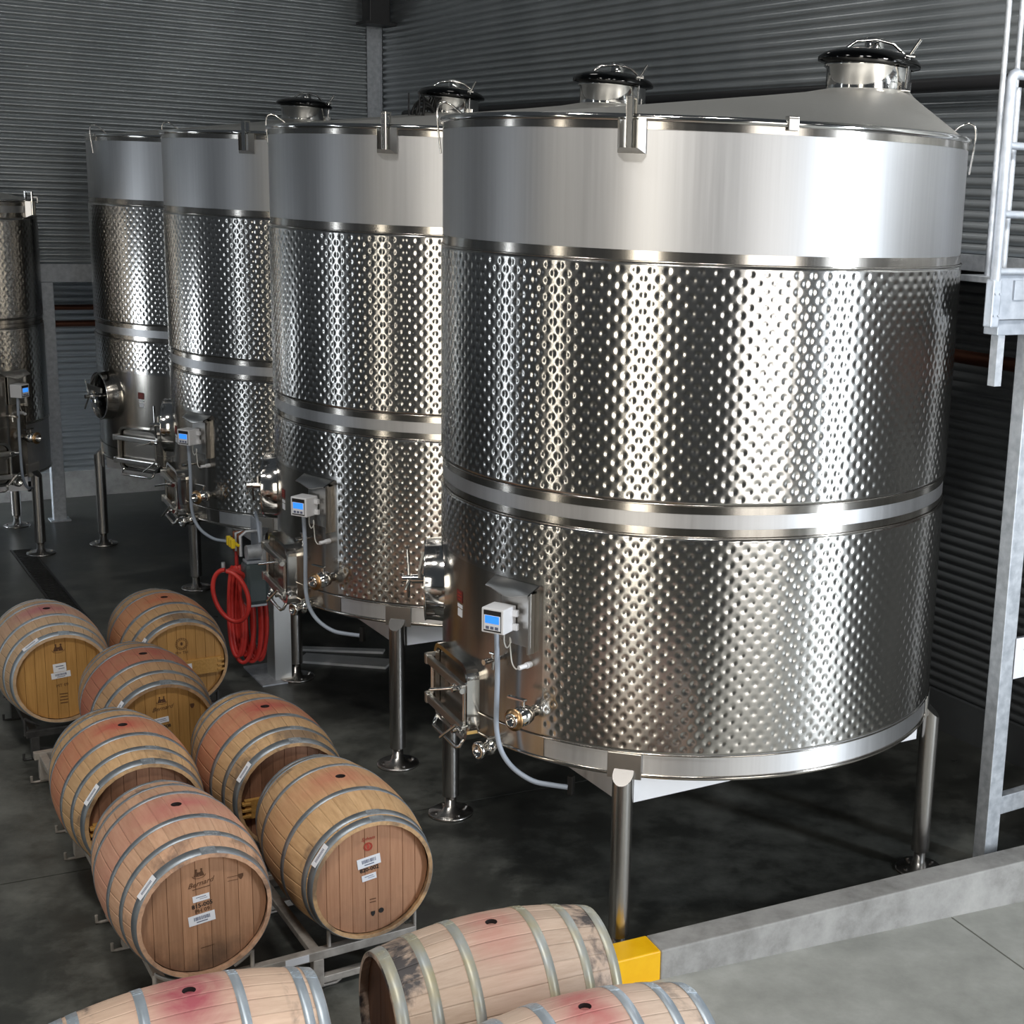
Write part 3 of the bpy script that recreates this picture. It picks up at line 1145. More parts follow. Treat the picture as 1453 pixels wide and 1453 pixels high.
def wood(name, c0, c1, root, stain=(0.5, 0.07, 0.09), band=0.0, bung=0.7, mold_dark=0.6, seed=0.0, tint=0.10, rough=0.62):
    """oak staves: grain, wine stain round the bung, grey mould patches"""
    m, nt, b = mat(name)
    L_ = nt.links
    v = coords(nt, 'Object', (1, 1, 1), root)
    sh = N(nt, 'ShaderNodeVectorMath', operation='ADD')
    sh.inputs[1].default_value = (seed * 3.1, seed * 1.7, seed)
    L_.new(v, sh.inputs[0])
    st = N(nt, 'ShaderNodeMapping')
    st.inputs['Scale'].default_value = (1.2, 14, 14)
    L_.new(sh.outputs[0], st.inputs['Vector'])
    g = noise(nt, 3.5, 6, st.outputs[0], 0.65)
    base = ramp(nt, g, [(0.28, c0), (0.7, c1)])
    oi = N(nt, 'ShaderNodeObjectInfo')
    hv = N(nt, 'ShaderNodeHueSaturation')
    mr = N(nt, 'ShaderNodeMapRange')
    mr.inputs['To Min'].default_value = 1 - tint
    mr.inputs['To Max'].default_value = 1 + tint
    L_.new(oi.outputs['Random'], mr.inputs['Value'])
    L_.new(mr.outputs[0], hv.inputs['Value'])
    L_.new(base, hv.inputs['Color'])
    sep = N(nt, 'ShaderNodeSeparateXYZ')
    L_.new(v, sep.inputs[0])

    def math_(op, a, b_=None, c_=None):
        n = N(nt, 'ShaderNodeMath', operation=op)
        for i, q in enumerate((a, b_, c_)):
            if q is None:
                continue
            if isinstance(q, (int, float)):
                n.inputs[i].default_value = q
            else:
                L_.new(q, n.inputs[i])
        return n.outputs[0]
    X, Y, Z = sep.outputs
    n2 = noise(nt, 5.5, 5, sh.outputs[0], 0.6, 0.8)
    # distance from bung, stretched across the belly
    dx = math_('MULTIPLY', X, 6.5)
    dy = math_('MULTIPLY', Y, 3.6)
    d2 = math_('ADD', math_('MULTIPLY', dx, dx), math_('MULTIPLY', dy, dy))
    up = math_('GREATER_THAN', Z, 0.35)
    fall = math_('POWER', 2.718, math_('MULTIPLY', d2, -1.6))
    fb = math_('MULTIPLY', math_('MULTIPLY', fall, up), math_('MULTIPLY_ADD', n2, 1.6, -0.05))
    fb = math_('MULTIPLY', fb, bung)
    ax = math_('ABSOLUTE', X)
    inb = N(nt, 'ShaderNodeMapRange')
    inb.interpolation_type = 'SMOOTHSTEP'
    inb.inputs['From Min'].default_value = 0.165
    inb.inputs['From Max'].default_value = 0.13
    L_.new(ax, inb.inputs['Value'])
    fbb = math_('MULTIPLY', math_('MULTIPLY', inb.outputs[0], math_('MULTIPLY_ADD', n2, 0.9, 0.30)), band)
    ftot = math_('MINIMUM', math_('MAXIMUM', fb, fbb), 0.93)
    mx = N(nt, 'ShaderNodeMix', data_type='RGBA', blend_type='MIX')
    L_.new(ftot, mx.inputs[0])
    L_.new(hv.outputs[0], mx.inputs[6])
    mx.inputs[7].default_value = (*stain, 1)
    # mould near the heads
    n3 = noise(nt, 4.2, 5, sh.outputs[0], 0.65, 0.4)
    mm_ = N(nt, 'ShaderNodeMapRange')
    mm_.inputs['From Min'].default_value = 0.50
    mm_.inputs['From Max'].default_value = 0.62
    L_.new(n3, mm_.inputs['Value'])
    ink = N(nt, 'ShaderNodeMapRange')
    ink.inputs['From Min'].default_value = 0.31
    ink.inputs['From Max'].default_value = 0.33
    L_.new(ax, ink.inputs['Value'])
    fm = math_('MULTIPLY', math_('MULTIPLY', mm_.outputs[0], ink.outputs[0]), mold_dark)
    mx2 = N(nt, 'ShaderNodeMix', data_type='RGBA', blend_type='MIX')
    L_.new(fm, mx2.inputs[0])
    L_.new(mx.outputs[2], mx2.inputs[6])
    mx2.inputs[7].default_value = (0.035, 0.034, 0.04, 1)
    L_.new(mx2.outputs[2], b.inputs['Base Color'])
    b.inputs['Roughness'].default_value = rough
    bp = N(nt, 'ShaderNodeBump')
    bp.inputs['Strength'].default_value = 0.18
    bp.inputs['Distance'].default_value = 0.003
    L_.new(g, bp.inputs['Height'])
    L_.new(bp.outputs[0], b.inputs['Normal'])
    return m


def headwood(name, c0, c1, root, mold_dark=0.5, seed=0.0):
    m, nt, b = mat(name)
    L_ = nt.links
    v = coords(nt, 'Object', (1, 1, 1), root)
    sh = N(nt, 'ShaderNodeVectorMath', operation='ADD')
    sh.inputs[1].default_value = (seed, seed * 2.3, seed * 1.3)
    L_.new(v, sh.inputs[0])
    st = N(nt, 'ShaderNodeMapping')
    st.inputs['Scale'].default_value = (6, 26, 1.4)
    L_.new(sh.outputs[0], st.inputs['Vector'])
    g = noise(nt, 3.0, 6, st.outputs[0], 0.65)
    base = ramp(nt, g, [(0.28, c0), (0.72, c1)])
    oi = N(nt, 'ShaderNodeObjectInfo')
    hv = N(nt, 'ShaderNodeHueSaturation')
    mr = N(nt, 'ShaderNodeMapRange')
    mr.inputs['To Min'].default_value = 0.84
    mr.inputs['To Max'].default_value = 1.12
    L_.new(oi.outputs['Random'], mr.inputs['Value'])
    L_.new(mr.outputs[0], hv.inputs['Value'])
    L_.new(base, hv.inputs['Color'])
    # wood darkens towards the bottom of the head
    sep = N(nt, 'ShaderNodeSeparateXYZ')
    L_.new(v, sep.inputs[0])
    n3 = noise(nt, 7, 5, sh.outputs[0], 0.65)
    ad = N(nt, 'ShaderNodeMath', operation='MULTIPLY_ADD')
    ad.inputs[1].default_value = 0.30
    L_.new(n3, ad.inputs[0])
    L_.new(sep.outputs[2], ad.inputs[2])
    mk = N(nt, 'ShaderNodeMapRange')
    mk.inputs['From Min'].default_value = 0.40
    mk.inputs['From Max'].default_value = 0.22
    mk.inputs['To Max'].default_value = mold_dark
    L_.new(ad.outputs[0], mk.inputs['Value'])
    mx = N(nt, 'ShaderNodeMix', data_type='RGBA', blend_type='MIX')
    L_.new(mk.outputs[0], mx.inputs[0])
    L_.new(hv.outputs[0], mx.inputs[6])
    mx.inputs[7].default_value = (0.045, 0.032, 0.025, 1)
    L_.new(mx.outputs[2], b.inputs['Base Color'])
    b.inputs['Roughness'].default_value = 0.58
    return m


M['hoop'] = mottled('galvanised_hoop', (0.22, 0.25, 0.28), (0.36, 0.39, 0.42), 9, 0.42, 0.6)
M['hoop_rust'] = mottled('rust_stained_hoop', (0.42, 0.46, 0.48), (0.47, 0.42, 0.27), 7, 0.45, 0.4)
M['hoop_pale'] = mottled('pale_hoop', (0.38, 0.44, 0.50), (0.52, 0.58, 0.64), 7, 0.42, 0.5)
M['newoak'] = mottled('oak_bar', (0.42, 0.22, 0.05), (0.55, 0.31, 0.09), 3, 0.5, 0, 0.05, 0, (4, 30, 30))


def sticker(parent, m, w, h, bars=True, seed=1):
    s = MB().box((0, 0, 0.0006), (w, h, 0.0012), m).build('label', M['paper'], parent)
    b = MB()
    if bars:
        rnd = random.Random(seed)
        x = -w * 0.30
        while x < w * 0.30:
            bw = rnd.choice((0.0015, 0.0025, 0.004))
            b.box((x + bw / 2, h * 0.10, 0.0014), (bw, h * 0.36, 0.0006), m)
            x += bw + rnd.choice((0.0015, 0.0025))
        b.box((0, -h * 0.26, 0.0014), (w * 0.42, h * 0.10, 0.0006), m)
    else:
        b.box((0, h * 0.18, 0.0014), (w * 0.6, h * 0.10, 0.0006), m)
        b.box((0.01, -h * 0.12, 0.0014), (w * 0.45, h * 0.07, 0.0006), m)
    b.build('barcode' if bars else 'print', M['inkgrey'], s)
    return s


def letter(parent, m, txt, size, mt, **kw):
    me = text_mesh(txt, size, **kw)
    me.materials.clear()
    me.materials.append(mt)
    return put('lettering', me, parent, m)


def emblem_figures(parent, m, s=1.0):
    """two small figures side by side over a scroll"""
    b = MB()
    for x in (-0.012, 0.012):
        b.prism([((x - 0.012) * s, -0.012 * s), ((x + 0.012) * s, -0.012 * s), ((x + 0.003) * s, 0.016 * s), ((x - 0.003) * s, 0.016 * s)], 0, 0.0008, m)
        b.prism([((x + 0.005 * cos(t)) * s, (0.021 + 0.005 * sin(t)) * s) for t in [2 * PI * i / 10 for i in range(10)]], 0, 0.0008, m)
    b.prism([(-0.007 * s, -0.004 * s), (0.007 * s, -0.004 * s), (0.006 * s, 0.008 * s), (-0.006 * s, 0.008 * s)], 0, 0.0008, m)
    arc = [(0.03 * s * cos(t), (-0.006 + 0.016 * sin(t)) * s, 0.0004) for t in [PI + PI * i / 12 for i in range(13)]]
    b.tube(arc, 0.0011, 5, mtx=m)
    return b.build('emblem', M['inkbrown'], parent)


def emblem_ring(parent, m, mt, r=0.034):
    b = MB()
    for rr in (r, r * 0.72):
        b.tube([(rr * cos(t), rr * sin(t), 0.0004) for t in [2 * PI * i / 28 for i in range(28)]], 0.0013, 5, True, mtx=m)
    for i in range(16):
        t = 2 * PI * i / 16
        b.box((r * 0.86 * cos(t), r * 0.86 * sin(t), 0.0005), (0.004, 0.004, 0.0008), m)
    b.prism([(0.008 * cos(t), 0.012 * sin(t)) for t in [2 * PI * i / 12 for i in range(12)]], 0, 0.0008, m)
    return b.build('emblem', mt, parent)


def shield(parent, m, mt, s=1.0):
    b = MB()
    b.prism([(-0.012 * s, 0.014 * s), (0.012 * s, 0.014 * s), (0.012 * s, 0), (0.006 * s, -0.012 * s), (0, -0.016 * s), (-0.006 * s, -0.012 * s), (-0.012 * s, 0)][::-1], 0, 0.0008, m)
    return b.build('emblem', mt, parent)


def make_barrel(loc, azd, label, hoops, hmat, wargs, hargs, sides=(1,), bars=False, seed=0, roll=0.0, group='oak wine barrels on racks'):
    """root at the lowest point of the belly; +X is the head toward `azd`"""
    root = empty('wine_barrel', loc, rad(azd))
    tag(root, label, 'barrel', group)
    body = Matrix.Translation((0, 0, BR_ + 0.0))
    ref = empty('axis', (0, 0, 0))
    COL.objects.unlink(ref)
    bpy.data.objects.remove(ref)
    wm = wood('oak_staves_%d' % seed, *wargs[:2], root, seed=seed * 1.37, **wargs[2])
    hm = headwood('oak_head_%d' % seed, *hargs[:2], root, seed=seed * 0.9, **hargs[2])
    me = SM.mesh('stave', wm)
    meh = SMH.mesh('stave', wm)
    for k in range(NST):
        put('stave', meh if k == 0 else me, root, body @ Matrix.Rotation(2 * PI * k / NST, 4, 'X'))
    bh = MB().lathe([(0.024, 0.0), (0.022, -0.03), (0.0005, -0.03)], 16, Matrix.Translation((0, 0, 2 * BR_ - 0.0005)))
    bh.build('bung_hole', M['hole'], root)
    for s in (1, -1):
        for x0, x1 in HOOPS[hoops]:
            a, c = (x0, x1) if s > 0 else (-x1, -x0)
            put('hoop', hoop_mesh(a, c).mesh('hoop', hmat), root, body @ Matrix.Rotation(rad(-14 + 9 * (x0 > 0.35) - 4 * (x0 < 0.2) + roll), 4, 'X'))
    xh = BL - 0.034
    for s in (1, -1):
        if s > 0 or s in sides:
            flip = Matrix.Identity(4) if s > 0 else Matrix.Rotation(PI, 4, 'Z')
            mm = body @ flip @ Matrix.Translation((xh, 0, 0)) @ Matrix.Rotation(rad(roll), 4, 'X')
            for i in range(NB):
                put('head_board', BOARDS[i].mesh('head_board', hm), root, mm)
        else:
            mm = body @ Matrix.Rotation(PI, 4, 'Z') @ Matrix.Translation((xh, 0, 0))
            for i in range(NB):
                put('head_board', BOARDS[i].mesh('head_board', hm), root, mm)
    if bars:
        bm_ = body @ Matrix.Translation((xh + 0.014, 0, -0.035))
        bar = MB().box((0, 0, 0), (0.026, 0.50, 0.105), bm_, 0.003).build('head_bar', M['newoak'], root)
        for s in (-1, 1):
            for zz in (-0.034, 0.0, 0.034):
                MB().box((0.004, s * 0.243, zz), (0.034, 0.045, 0.014), bm_, 0.002).build('peg', M['newoak'], bar)
    # plane on the front head: x right, y up, z out
    hp = Matrix.Identity(4)
    hp[0][0], hp[1][0], hp[2][0] = 0, 1, 0
    hp[0][1], hp[1][1], hp[2][1] = 0, 0, 1
    hp[0][2], hp[1][2], hp[2][2] = 1, 0, 0
    hp = body @ Matrix.Translation((xh + 0.0018, 0, 0)) @ hp @ Matrix.Rotation(rad(roll), 4, 'Z')
    return root, hp


def at(hp, x, y, out=0.0, rot=0.0):
    return hp @ Matrix.Translation((x, y, out)) @ Matrix.Rotation(rad(rot), 4, 'Z')


def hoop_label(root, ang=62):
    """white strip label stuck on the head hoop"""
    t = rad(ang)
    x = 0.428
    r = prof(x) + 0.0045
    m = Matrix.Translation((0, 0, BR_)) @ Matrix.Rotation(t, 4, 'X') @ Matrix.Translation((x, 0, r)) @ Matrix.Rotation(rad(14), 4, 'Y') @ Matrix.Rotation(PI / 2, 4, 'Z')
    b = MB().box((0, 0, 0), (0.11, 0.036, 0.0012), m)
    s = b.build('hoop_label', M['paper'], root)
    bb = MB()
    for i in range(12):
        bb.box((-0.032 + i * 0.0058, 0.0, 0.0009), (0.003, 0.014, 0.0008), m)
    bb.build('barcode', M['inkgrey'], s)


ZB = 0.17           # lowest point of each barrel belly above the floor
ZTOP = ZB + 2 * BR_
AX = -55.5


def bpos(u, v):
    g = ground(u, v, ZTOP)
    return (g.x, g.y, ZB)


TAN0, TAN1 = (0.45, 0.27, 0.13), (0.63, 0.41, 0.22)
PNK0, PNK1 = (0.49, 0.275, 0.17), (0.65, 0.41, 0.27)
PAL0, PAL1 = (0.50, 0.37, 0.30), (0.62, 0.48, 0.40)
HB0, HB1 = (0.32, 0.165, 0.09), (0.46, 0.255, 0.15)
HG0, HG1 = (0.40, 0.205, 0.055), (0.54, 0.30, 0.095)

B = {}
B[6] = make_barrel(bpos(250, 1141), AX, 'oak barrel with black stencilled number 815-005 on its planked head', 'a', M['hoop'],
                   (PNK0, PNK1, dict(stain=(0.50, 0.13, 0.13), band=0.35, bung=1.0)), (HB0, HB1, dict(mold_dark=0.75)), seed=6)
B[7] = make_barrel(bpos(483, 1101), AX - 1, 'oak barrel with small red crest and stencilled number 820-002 on its head', 'b', M['hoop'],
                   (TAN0, TAN1, dict(stain=(0.52, 0.12, 0.09), bung=0.75)), ((0.37, 0.18, 0.10), (0.48, 0.26, 0.15), dict(mold_dark=0.35)), seed=7)
B[4] = make_barrel(bpos(174, 1028), AX, 'red-bellied oak barrel with oak bar across its head, behind the 815-005 barrel', 'a', M['hoop'],
                   (TAN0, TAN1, dict(stain=(0.48, 0.10, 0.07), band=0.62, bung=1.25)), ((0.20, 0.095, 0.055), (0.29, 0.15, 0.09), dict(mold_dark=0.2)), seed=4, bars=True)
B[5] = make_barrel(bpos(376, 1002), AX, 'red-bellied oak barrel with oak bar across its head, behind the 820-002 barrel', 'a', M['hoop'],
                   (TAN0, TAN1, dict(stain=(0.46, 0.09, 0.07), band=0.62, bung=1.25)), ((0.20, 0.095, 0.055), (0.29, 0.15, 0.09), dict(mold_dark=0.2)), seed=5, bars=True)
B[3] = make_barrel(bpos(203, 927), AX, 'dusky red oak barrel alone on its rack, script brand and number 815-008 on its head', 'a', M['hoop'],
                   ((0.36, 0.21, 0.11), (0.48, 0.30, 0.16), dict(stain=(0.40, 0.09, 0.07), band=0.8, bung=1.1)), (HG0, HG1, dict(mold_dark=0.1)), seed=3)
B[1] = make_barrel(bpos(66, 863), AX, 'pale new oak barrel with shiny hoops and two white labels on a clean head', 'a', M['hoop_pale'],
                   ((0.50, 0.33, 0.20), (0.62, 0.44, 0.28), dict(stain=(0.45, 0.08, 0.16), bung=0.8, mold_dark=0.15)), (HG0, HG1, dict(mold_dark=0.0)), seed=1)
B[2] = make_barrel(bpos(233, 847), AX, 'orange-stained oak barrel with round brand above an oak bar, beside the red hose', 'a', M['hoop'],
                   ((0.42, 0.25, 0.12), (0.54, 0.34, 0.18), dict(stain=(0.50, 0.14, 0.07), band=0.6, bung=1.1)), (HG0, HG1, dict(mold_dark=0.1)), seed=2, bars=True)
AX2 = 29.0
B[9] = make_barrel(bpos(697, 1308), AX2, 'pale weathered barrel with yellow rust-stained hoops, next to the yellow curb end', 'c', M['hoop_rust'],
                   ((0.45, 0.33, 0.25), (0.58, 0.45, 0.36), dict(stain=(0.50, 0.13, 0.12), bung=0.65, mold_dark=0.95)), ((0.11, 0.05, 0.03), (0.16, 0.08, 0.045), dict(mold_dark=0.3)), seed=9)
B[8] = make_barrel(bpos(268, 1405), AX2, 'pale pink barrel with purple wine stain, lying below the 815-005 barrel', 'b', M['hoop_pale'],
                   ((0.56, 0.39, 0.29), (0.68, 0.50, 0.38), dict(stain=(0.36, 0.055, 0.09), bung=1.35, mold_dark=0.8)), (HB0, HB1, dict(mold_dark=0.3)), seed=8)
B[10] = make_barrel(bpos(830, 1428), AX2, 'pale barrel streaked with wine runs, alongside the rust-hooped barrel', 'c', M['hoop_pale'],
                    ((0.54, 0.41, 0.32), (0.66, 0.52, 0.42), dict(stain=(0.45, 0.07, 0.09), bung=0.95, mold_dark=0.6)), (HB0, HB1, dict(mold_dark=0.3)), seed=10)

# marks on the heads
r_, hp = B[6]
emblem_figures(r_, at(hp, -0.015, 0.190, 0, 2), 0.95)
letter(r_, at(hp, -0.012, 0.145, 0, 8), 'Bernard', 0.034, M['inkbrown'], shear=0.5)
MB().box((0, 0, 0.0004), (0.075, 0.003, 0.0008), at(hp, -0.008, 0.122, 0, 5)).build('brand_line', M['inkbrown'], r_)
sticker(r_, at(hp, -0.010, 0.075, 0, 4), 0.072, 0.030, False)
letter(r_, at(hp, -0.006, 0.040, 0, 6), '815-005', 0.0275, M['ink'], bold=0.0005)
letter(r_, at(hp, -0.006, 0.014, 0, 6), 'PH 09', 0.026, M['inkbrown'], bold=0.0004)
sticker(r_, at(hp, -0.010, -0.024, 0, 5), 0.115, 0.047, True, 3)
shield(r_, at(hp, 0.165, 0.135), M['inkbrown'], 0.9)
MB().box((0, 0.010, 0.0004), (0.05, 0.0022, 0.0008), at(hp, 0.130, 0.132)).build('brand_line', M['inkbrown'], r_)
MB().box((0, -0.008, 0.0004), (0.045, 0.0022, 0.0008), at(hp, 0.130, 0.132)).build('brand_line', M['inkbrown'], r_)
MB().box((0, 0, 0.0004), (0.06, 0.003, 0.0008), at(hp, 0.01, -0.165, 0, 4)).build('brand_line', M['inkbrown'], r_)
hoop_label(r_, 52)
r_, hp = B[7]
letter(r_, at(hp, -0.015, 0.200, 0, 3), 'Sylvain', 0.024, M['inkred'], shear=0.45)
emblem_ring(r_, at(hp, -0.015, 0.160), M['inkred'], 0.020)
sticker(r_, at(hp, -0.012, 0.085, 0, 7), 0.112, 0.050, True, 5)
letter(r_, at(hp, -0.010, 0.046, 0, 6), '820-002', 0.0275, M['ink'], bold=0.0006)
sticker(r_, at(hp, -0.012, 0.006, 0, 7), 0.070, 0.031, False)
for yy in (-0.110, -0.125):
    MB().box((0, 0, 0.0004), (0.03, 0.004, 0.0008), at(hp, 0.005, yy)).build('brand_line', M['inkbrown'], r_)
shield(r_, at(hp, 0.005, -0.185), M['ink'], 0.85)
emblem_ring(r_, at(hp, 0.045, -0.178), M['ink'], 0.012)
hoop_label(r_, 55)
for k in (4, 5):
    r_, hp = B[k]
    emblem_ring(r_, at(hp, 0.0, 0.135), M['ink'], 0.034)
    hoop_label(r_, 55)
r_, hp = B[3]
emblem_figures(r_, at(hp, 0.0, 0.185), 1.0)
letter(r_, at(hp, 0.0, 0.138, 0, 6), 'Bernard', 0.036, M['inkbrown'], shear=0.5)
sticker(r_, at(hp, -0.005, 0.065, 0, 5), 0.080, 0.034, False)
letter(r_, at(hp, 0.0, 0.022, 0, 5), '815-008', 0.0275, M['ink'], bold=0.0006)
shield(r_, at(hp, 0.170, 0.125), M['inkbrown'], 1.0)
hoop_label(r_, 55)
r_, hp = B[1]
emblem_figures(r_, at(hp, -0.012, 0.195), 1.25)
sticker(r_, at(hp, -0.010, 0.068, 0, 3), 0.078, 0.056, False)
sticker(r_, at(hp, -0.005, 0.018, 0, 4), 0.115, 0.040, True, 8)
letter(r_, at(hp, 0.0, -0.052, 0, 3), 'MT 09', 0.028, M['inkbrown'])
for i in range(4):
    MB().box((0, 0, 0.0004), (0.05 - 0.006 * (i % 2), 0.005, 0.0008), at(hp, 0.005, -0.110 - i * 0.020)).build('brand_line', M['inkbrown'], r_)
hoop_label(r_, 35)
r_, hp = B[2]
emblem_ring(r_, at(hp, 0.0, 0.135), M['inkbrown'], 0.040)
letter(r_, at(hp, 0.0, 0.072), 'M+ TH', 0.028, M['inkbrown'])
sticker(r_, at(hp, -0.01, -0.025, 0.026, 3), 0.13, 0.042, True, 9)
hoop_label(r_, 58)


# ------------------------------------------------------------------ barrel racks
def make_rack(c, azd, label, mt, half=0.60, depth=0.40, seats=(-0.39, 0.39)):
    """steel two-barrel rack; x across the barrels, y along them"""
    root = empty('barrel_rack', (c[0], c[1], 0), rad(azd))
    tag(root, label, 'rack', 'steel barrel racks')
    zr = ZB + 0.028
    for s in (-1, 1):
        y = s * depth
        MB().box((0, y, zr - 0.02), (2 * half, 0.045, 0.045), None, 0.004).build('rail', mt, root)
        MB().box((0, y, 0.045), (2 * half - 0.1, 0.04, 0.035), None, 0.004).build('lower_rail', mt, root)
        for x in (-half + 0.05, 0.12, half - 0.05):
            MB().box((x, y, (zr - 0.04) / 2 + 0.01), (0.05, 0.05, zr - 0.06), None, 0.004).build('post', mt, root)
        for x in (-half + 0.05, 0.16, half - 0.05):
            MB().tube([(x - 0.07, y, 0.05), (x - 0.07, y, 0.012), (x - 0.05, y, 0.008), (x + 0.05, y, 0.008), (x + 0.07, y, 0.02), (x + 0.09, y, 0.05)], 0.008, 8).build('foot_loop', mt, root)
        # saddles that hold each belly
        for x in seats:
            for q in (-1, 1):
                rr = prof(depth)
                zc = ZB + BR_
                pts = []
                for a in (24, 30, 36, 42):
                    t = rad(a) * q
                    pts.append((x + (rr + 0.014) * sin(t), y, zc - (rr + 0.014) * cos(t)))
                MB().tube(pts, 0.010, 8).build('saddle', mt, root)
                p = pts[-1]
                MB().cyl((p[0], y, zr - 0.03), (p[0], y, p[2]), 0.010, 8).build('saddle_strut', mt, root)
    for x in (-half + 0.05, 0.12, half - 0.05):
        MB().box((x, 0, zr - 0.025), (0.045, 2 * depth, 0.035), None, 0.004).build('cross_bar', mt, root)
    return root


def midp(a, b):
    return ((B[a][0].location.x + B[b][0].location.x) / 2, (B[a][0].location.y + B[b][0].location.y) / 2)


AR = AX + 90
rk = make_rack(midp(6, 7), AR, 'galvanised steel rack with white sticker under the 815-005 and 820-002 barrels', M['rackpaint'])
sm_ = Matrix.Translation((0.02, -0.40 - 0.024, ZB + 0.010)) @ Matrix.Rotation(PI / 2, 4, 'X')
MB().box((0, 0, 0), (0.11, 0.036, 0.002), sm_).build('sticker', M['paper'], rk)
make_rack(midp(4, 5), AR, 'steel rack under the two red-bellied barrels with oak head bars', M['rackpaint'])
b3 = B[3][0].location
make_rack((b3.x, b3.y), AR, 'steel rack carrying only the dusky red barrel', M['rackpaint'], 0.58, 0.40, (0.0,))
make_rack(midp(1, 2), AR, 'dark steel rack under the pale new barrel and the orange-stained barrel', M['rackdark'])
make_rack(midp(9, 10), AX2 + 90, 'steel rack under the rust-hooped barrel and the wine-streaked barrel', M['rackpaint'])
b8 = B[8][0].location
make_rack((b8.x + 0.39 * cos(rad(AX2 - 90)), b8.y + 0.39 * sin(rad(AX2 - 90))), AX2 + 90, 'steel rack under the pale pink barrel with the purple stain', M['rackpaint'])

# ------------------------------------------------------------------ hose stand
hs = ground(386, 962)
st_ = empty('hose_stand', (hs.x, hs.y, 0), rad(34))
tag(st_, 'grey steel utility stand with valves and control box in front of the second tank', 'stand')
MB().box((0.05, 0.08, 0.006), (0.34, 0.5, 0.012)).build('base_plate', M['galv'], st_)
cb = MB()
cb.box((0, 0, 0.46), (0.008, 0.20, 0.90))
cb.box((0.06, -0.10, 0.46), (0.12, 0.006, 0.90))
cb.box((0.06, 0.10, 0.46), (0.12, 0.006, 0.90))
cb.build('channel_post', M['satin'], st_)
MB().box((-0.09, -0.02, 1.10), (0.012, 0.26, 0.30), None, 0.003).build('panel', M['galv_pale'], st_)
co_ = MB().box((-0.14, -0.12, 0.80), (0.17, 0.15, 0.31), None, 0.03).build('control_box', M['boxgrey'], st_)
MB().box((-0.14, -0.12, 0.963), (0.14, 0.12, 0.02), None, 0.006).build('box_cover', M['galv_pale'], co_)
MB().box((-0.14, -0.12, 0.637), (0.14, 0.12, 0.02), None, 0.006).build('box_base', M['galv'], co_)
MB().cyl((-0.10, -0.13, 1.03), (-0.20, -0.13, 1.03), 0.055, 20).box((-0.06, -0.13, 1.03), (0.09, 0.10, 0.12), None, 0.01).build('motor', M['galv'], st_)
for i in range(4):
    y = -0.10 + i * 0.055
    pv = MB().tube([(-0.09, y, 1.18 - 0.012 * i), (-0.19, y, 1.18 - 0.012 * i), (-0.23, y, 1.15), (-0.23, y, 1.0)], 0.012, 8)
    vo = pv.build('pipe', M['copper'] if i % 2 else M['galv'], st_)
    if i < 3:
        MB().cyl((-0.24, y, 1.08), (-0.28, y, 1.10), 0.012, 8).box((-0.285, y, 1.10), (0.03, 0.035, 0.07), None, 0.008).build('valve_handle', M['yellow'], vo)
MB().tube([(-0.06, 0.08, 1.2), (-0.08, 0.02, 1.29), (-0.10, -0.08, 1.27), (-0.10, -0.14, 1.10)], 0.012, 8).build('flexible_pipe', M['tube'], st_)
MB().cyl((-0.24, -0.02, 0.88), (-0.24, -0.02, 1.02), 0.014, 10).build('pipe', M['reddish'], st_)
MB().cyl((-0.02, -0.03, 0.87), (-0.34, -0.03, 0.885), 0.012, 10).cyl((-0.34, -0.03, 0.875), (-0.34, -0.03, 0.95), 0.014, 10).build('hose_hook', M['galv'], st_)

# red hose hung in loops on the stand's hook
hc = MB()
rnd = random.Random(4)
m_st = Matrix.Translation((hs.x, hs.y, 0)) @ Matrix.Rotation(rad(34), 4, 'Z')
pts = []
loops = 9
n = 36
for k in range(loops):
    hh = 0.355 + rnd.uniform(-0.02, 0.02)
    ww = 0.065 + rnd.uniform(-0.02, 0.02)
    xo = -0.34 + 0.042 * k
    yaw = rad(-42 + rnd.uniform(-12, 12))
    for i in range(n):
        t = PI / 2 + 2 * PI * i / n
        q = k + i / n
        xl = ww * cos(t) * (1.0 - 0.25 * sin(t))
        px = -0.27 + 0.021 * q + xl * cos(yaw)
        py = -0.02 + xl * sin(yaw)
        pz = 0.905 - hh + hh * sin(t)
        pts.append((px, py, pz))
hc.tube(pts, 0.0155, 10, mtx=m_st)
# one loop sprung outward
lp = []
for i in range(40):
    t = PI / 2 + 2 * PI * i / 39
    lp.append((-0.335 + 0.15 * cos(t) * 0.66 - 0.03 * sin(t), -0.17 + 0.13 * cos(t) * -0.6 - 0.04 * i / 39, 0.735 + 0.195 * sin(t)))
hc.tube(lp, 0.0165, 10, mtx=m_st)
hc.tube([(-0.34, -0.15, 0.92), (-0.28, -0.17, 0.91), (-0.24, -0.16, 0.88), (-0.21, -0.13, 0.84)], 0.0165, 10, mtx=m_st)
ho = hc.build('red_hose', M['hose'])
tag(ho, 'coiled red rubber hose hanging on the grey utility stand', 'hose')

# pale plates lying on the floor under the second tank
for k, (u0, v0, u1, v1, lab) in enumerate(((428, 935, 553, 944, 'long pale metal strip lying on the floor under the second tank'), (425, 922, 545, 926, 'narrow pale metal strip on the floor behind the longer strip under the second tank'))):
    a, c = ground(u0, v0), ground(u1, v1)
    d = c - a
    w = 0.20 if k == 0 else 0.08
    o = MB().box((0, 0, 0.01), (d.length, w, 0.02), None, 0.003).build('metal_strip', M['pallet'])
    o.location = ((a.x + c.x) / 2, (a.y + c.y) / 2, 0)
    o.rotation_euler[2] = math.atan2(d.y, d.x)
    tag(o, lab, 'strip')

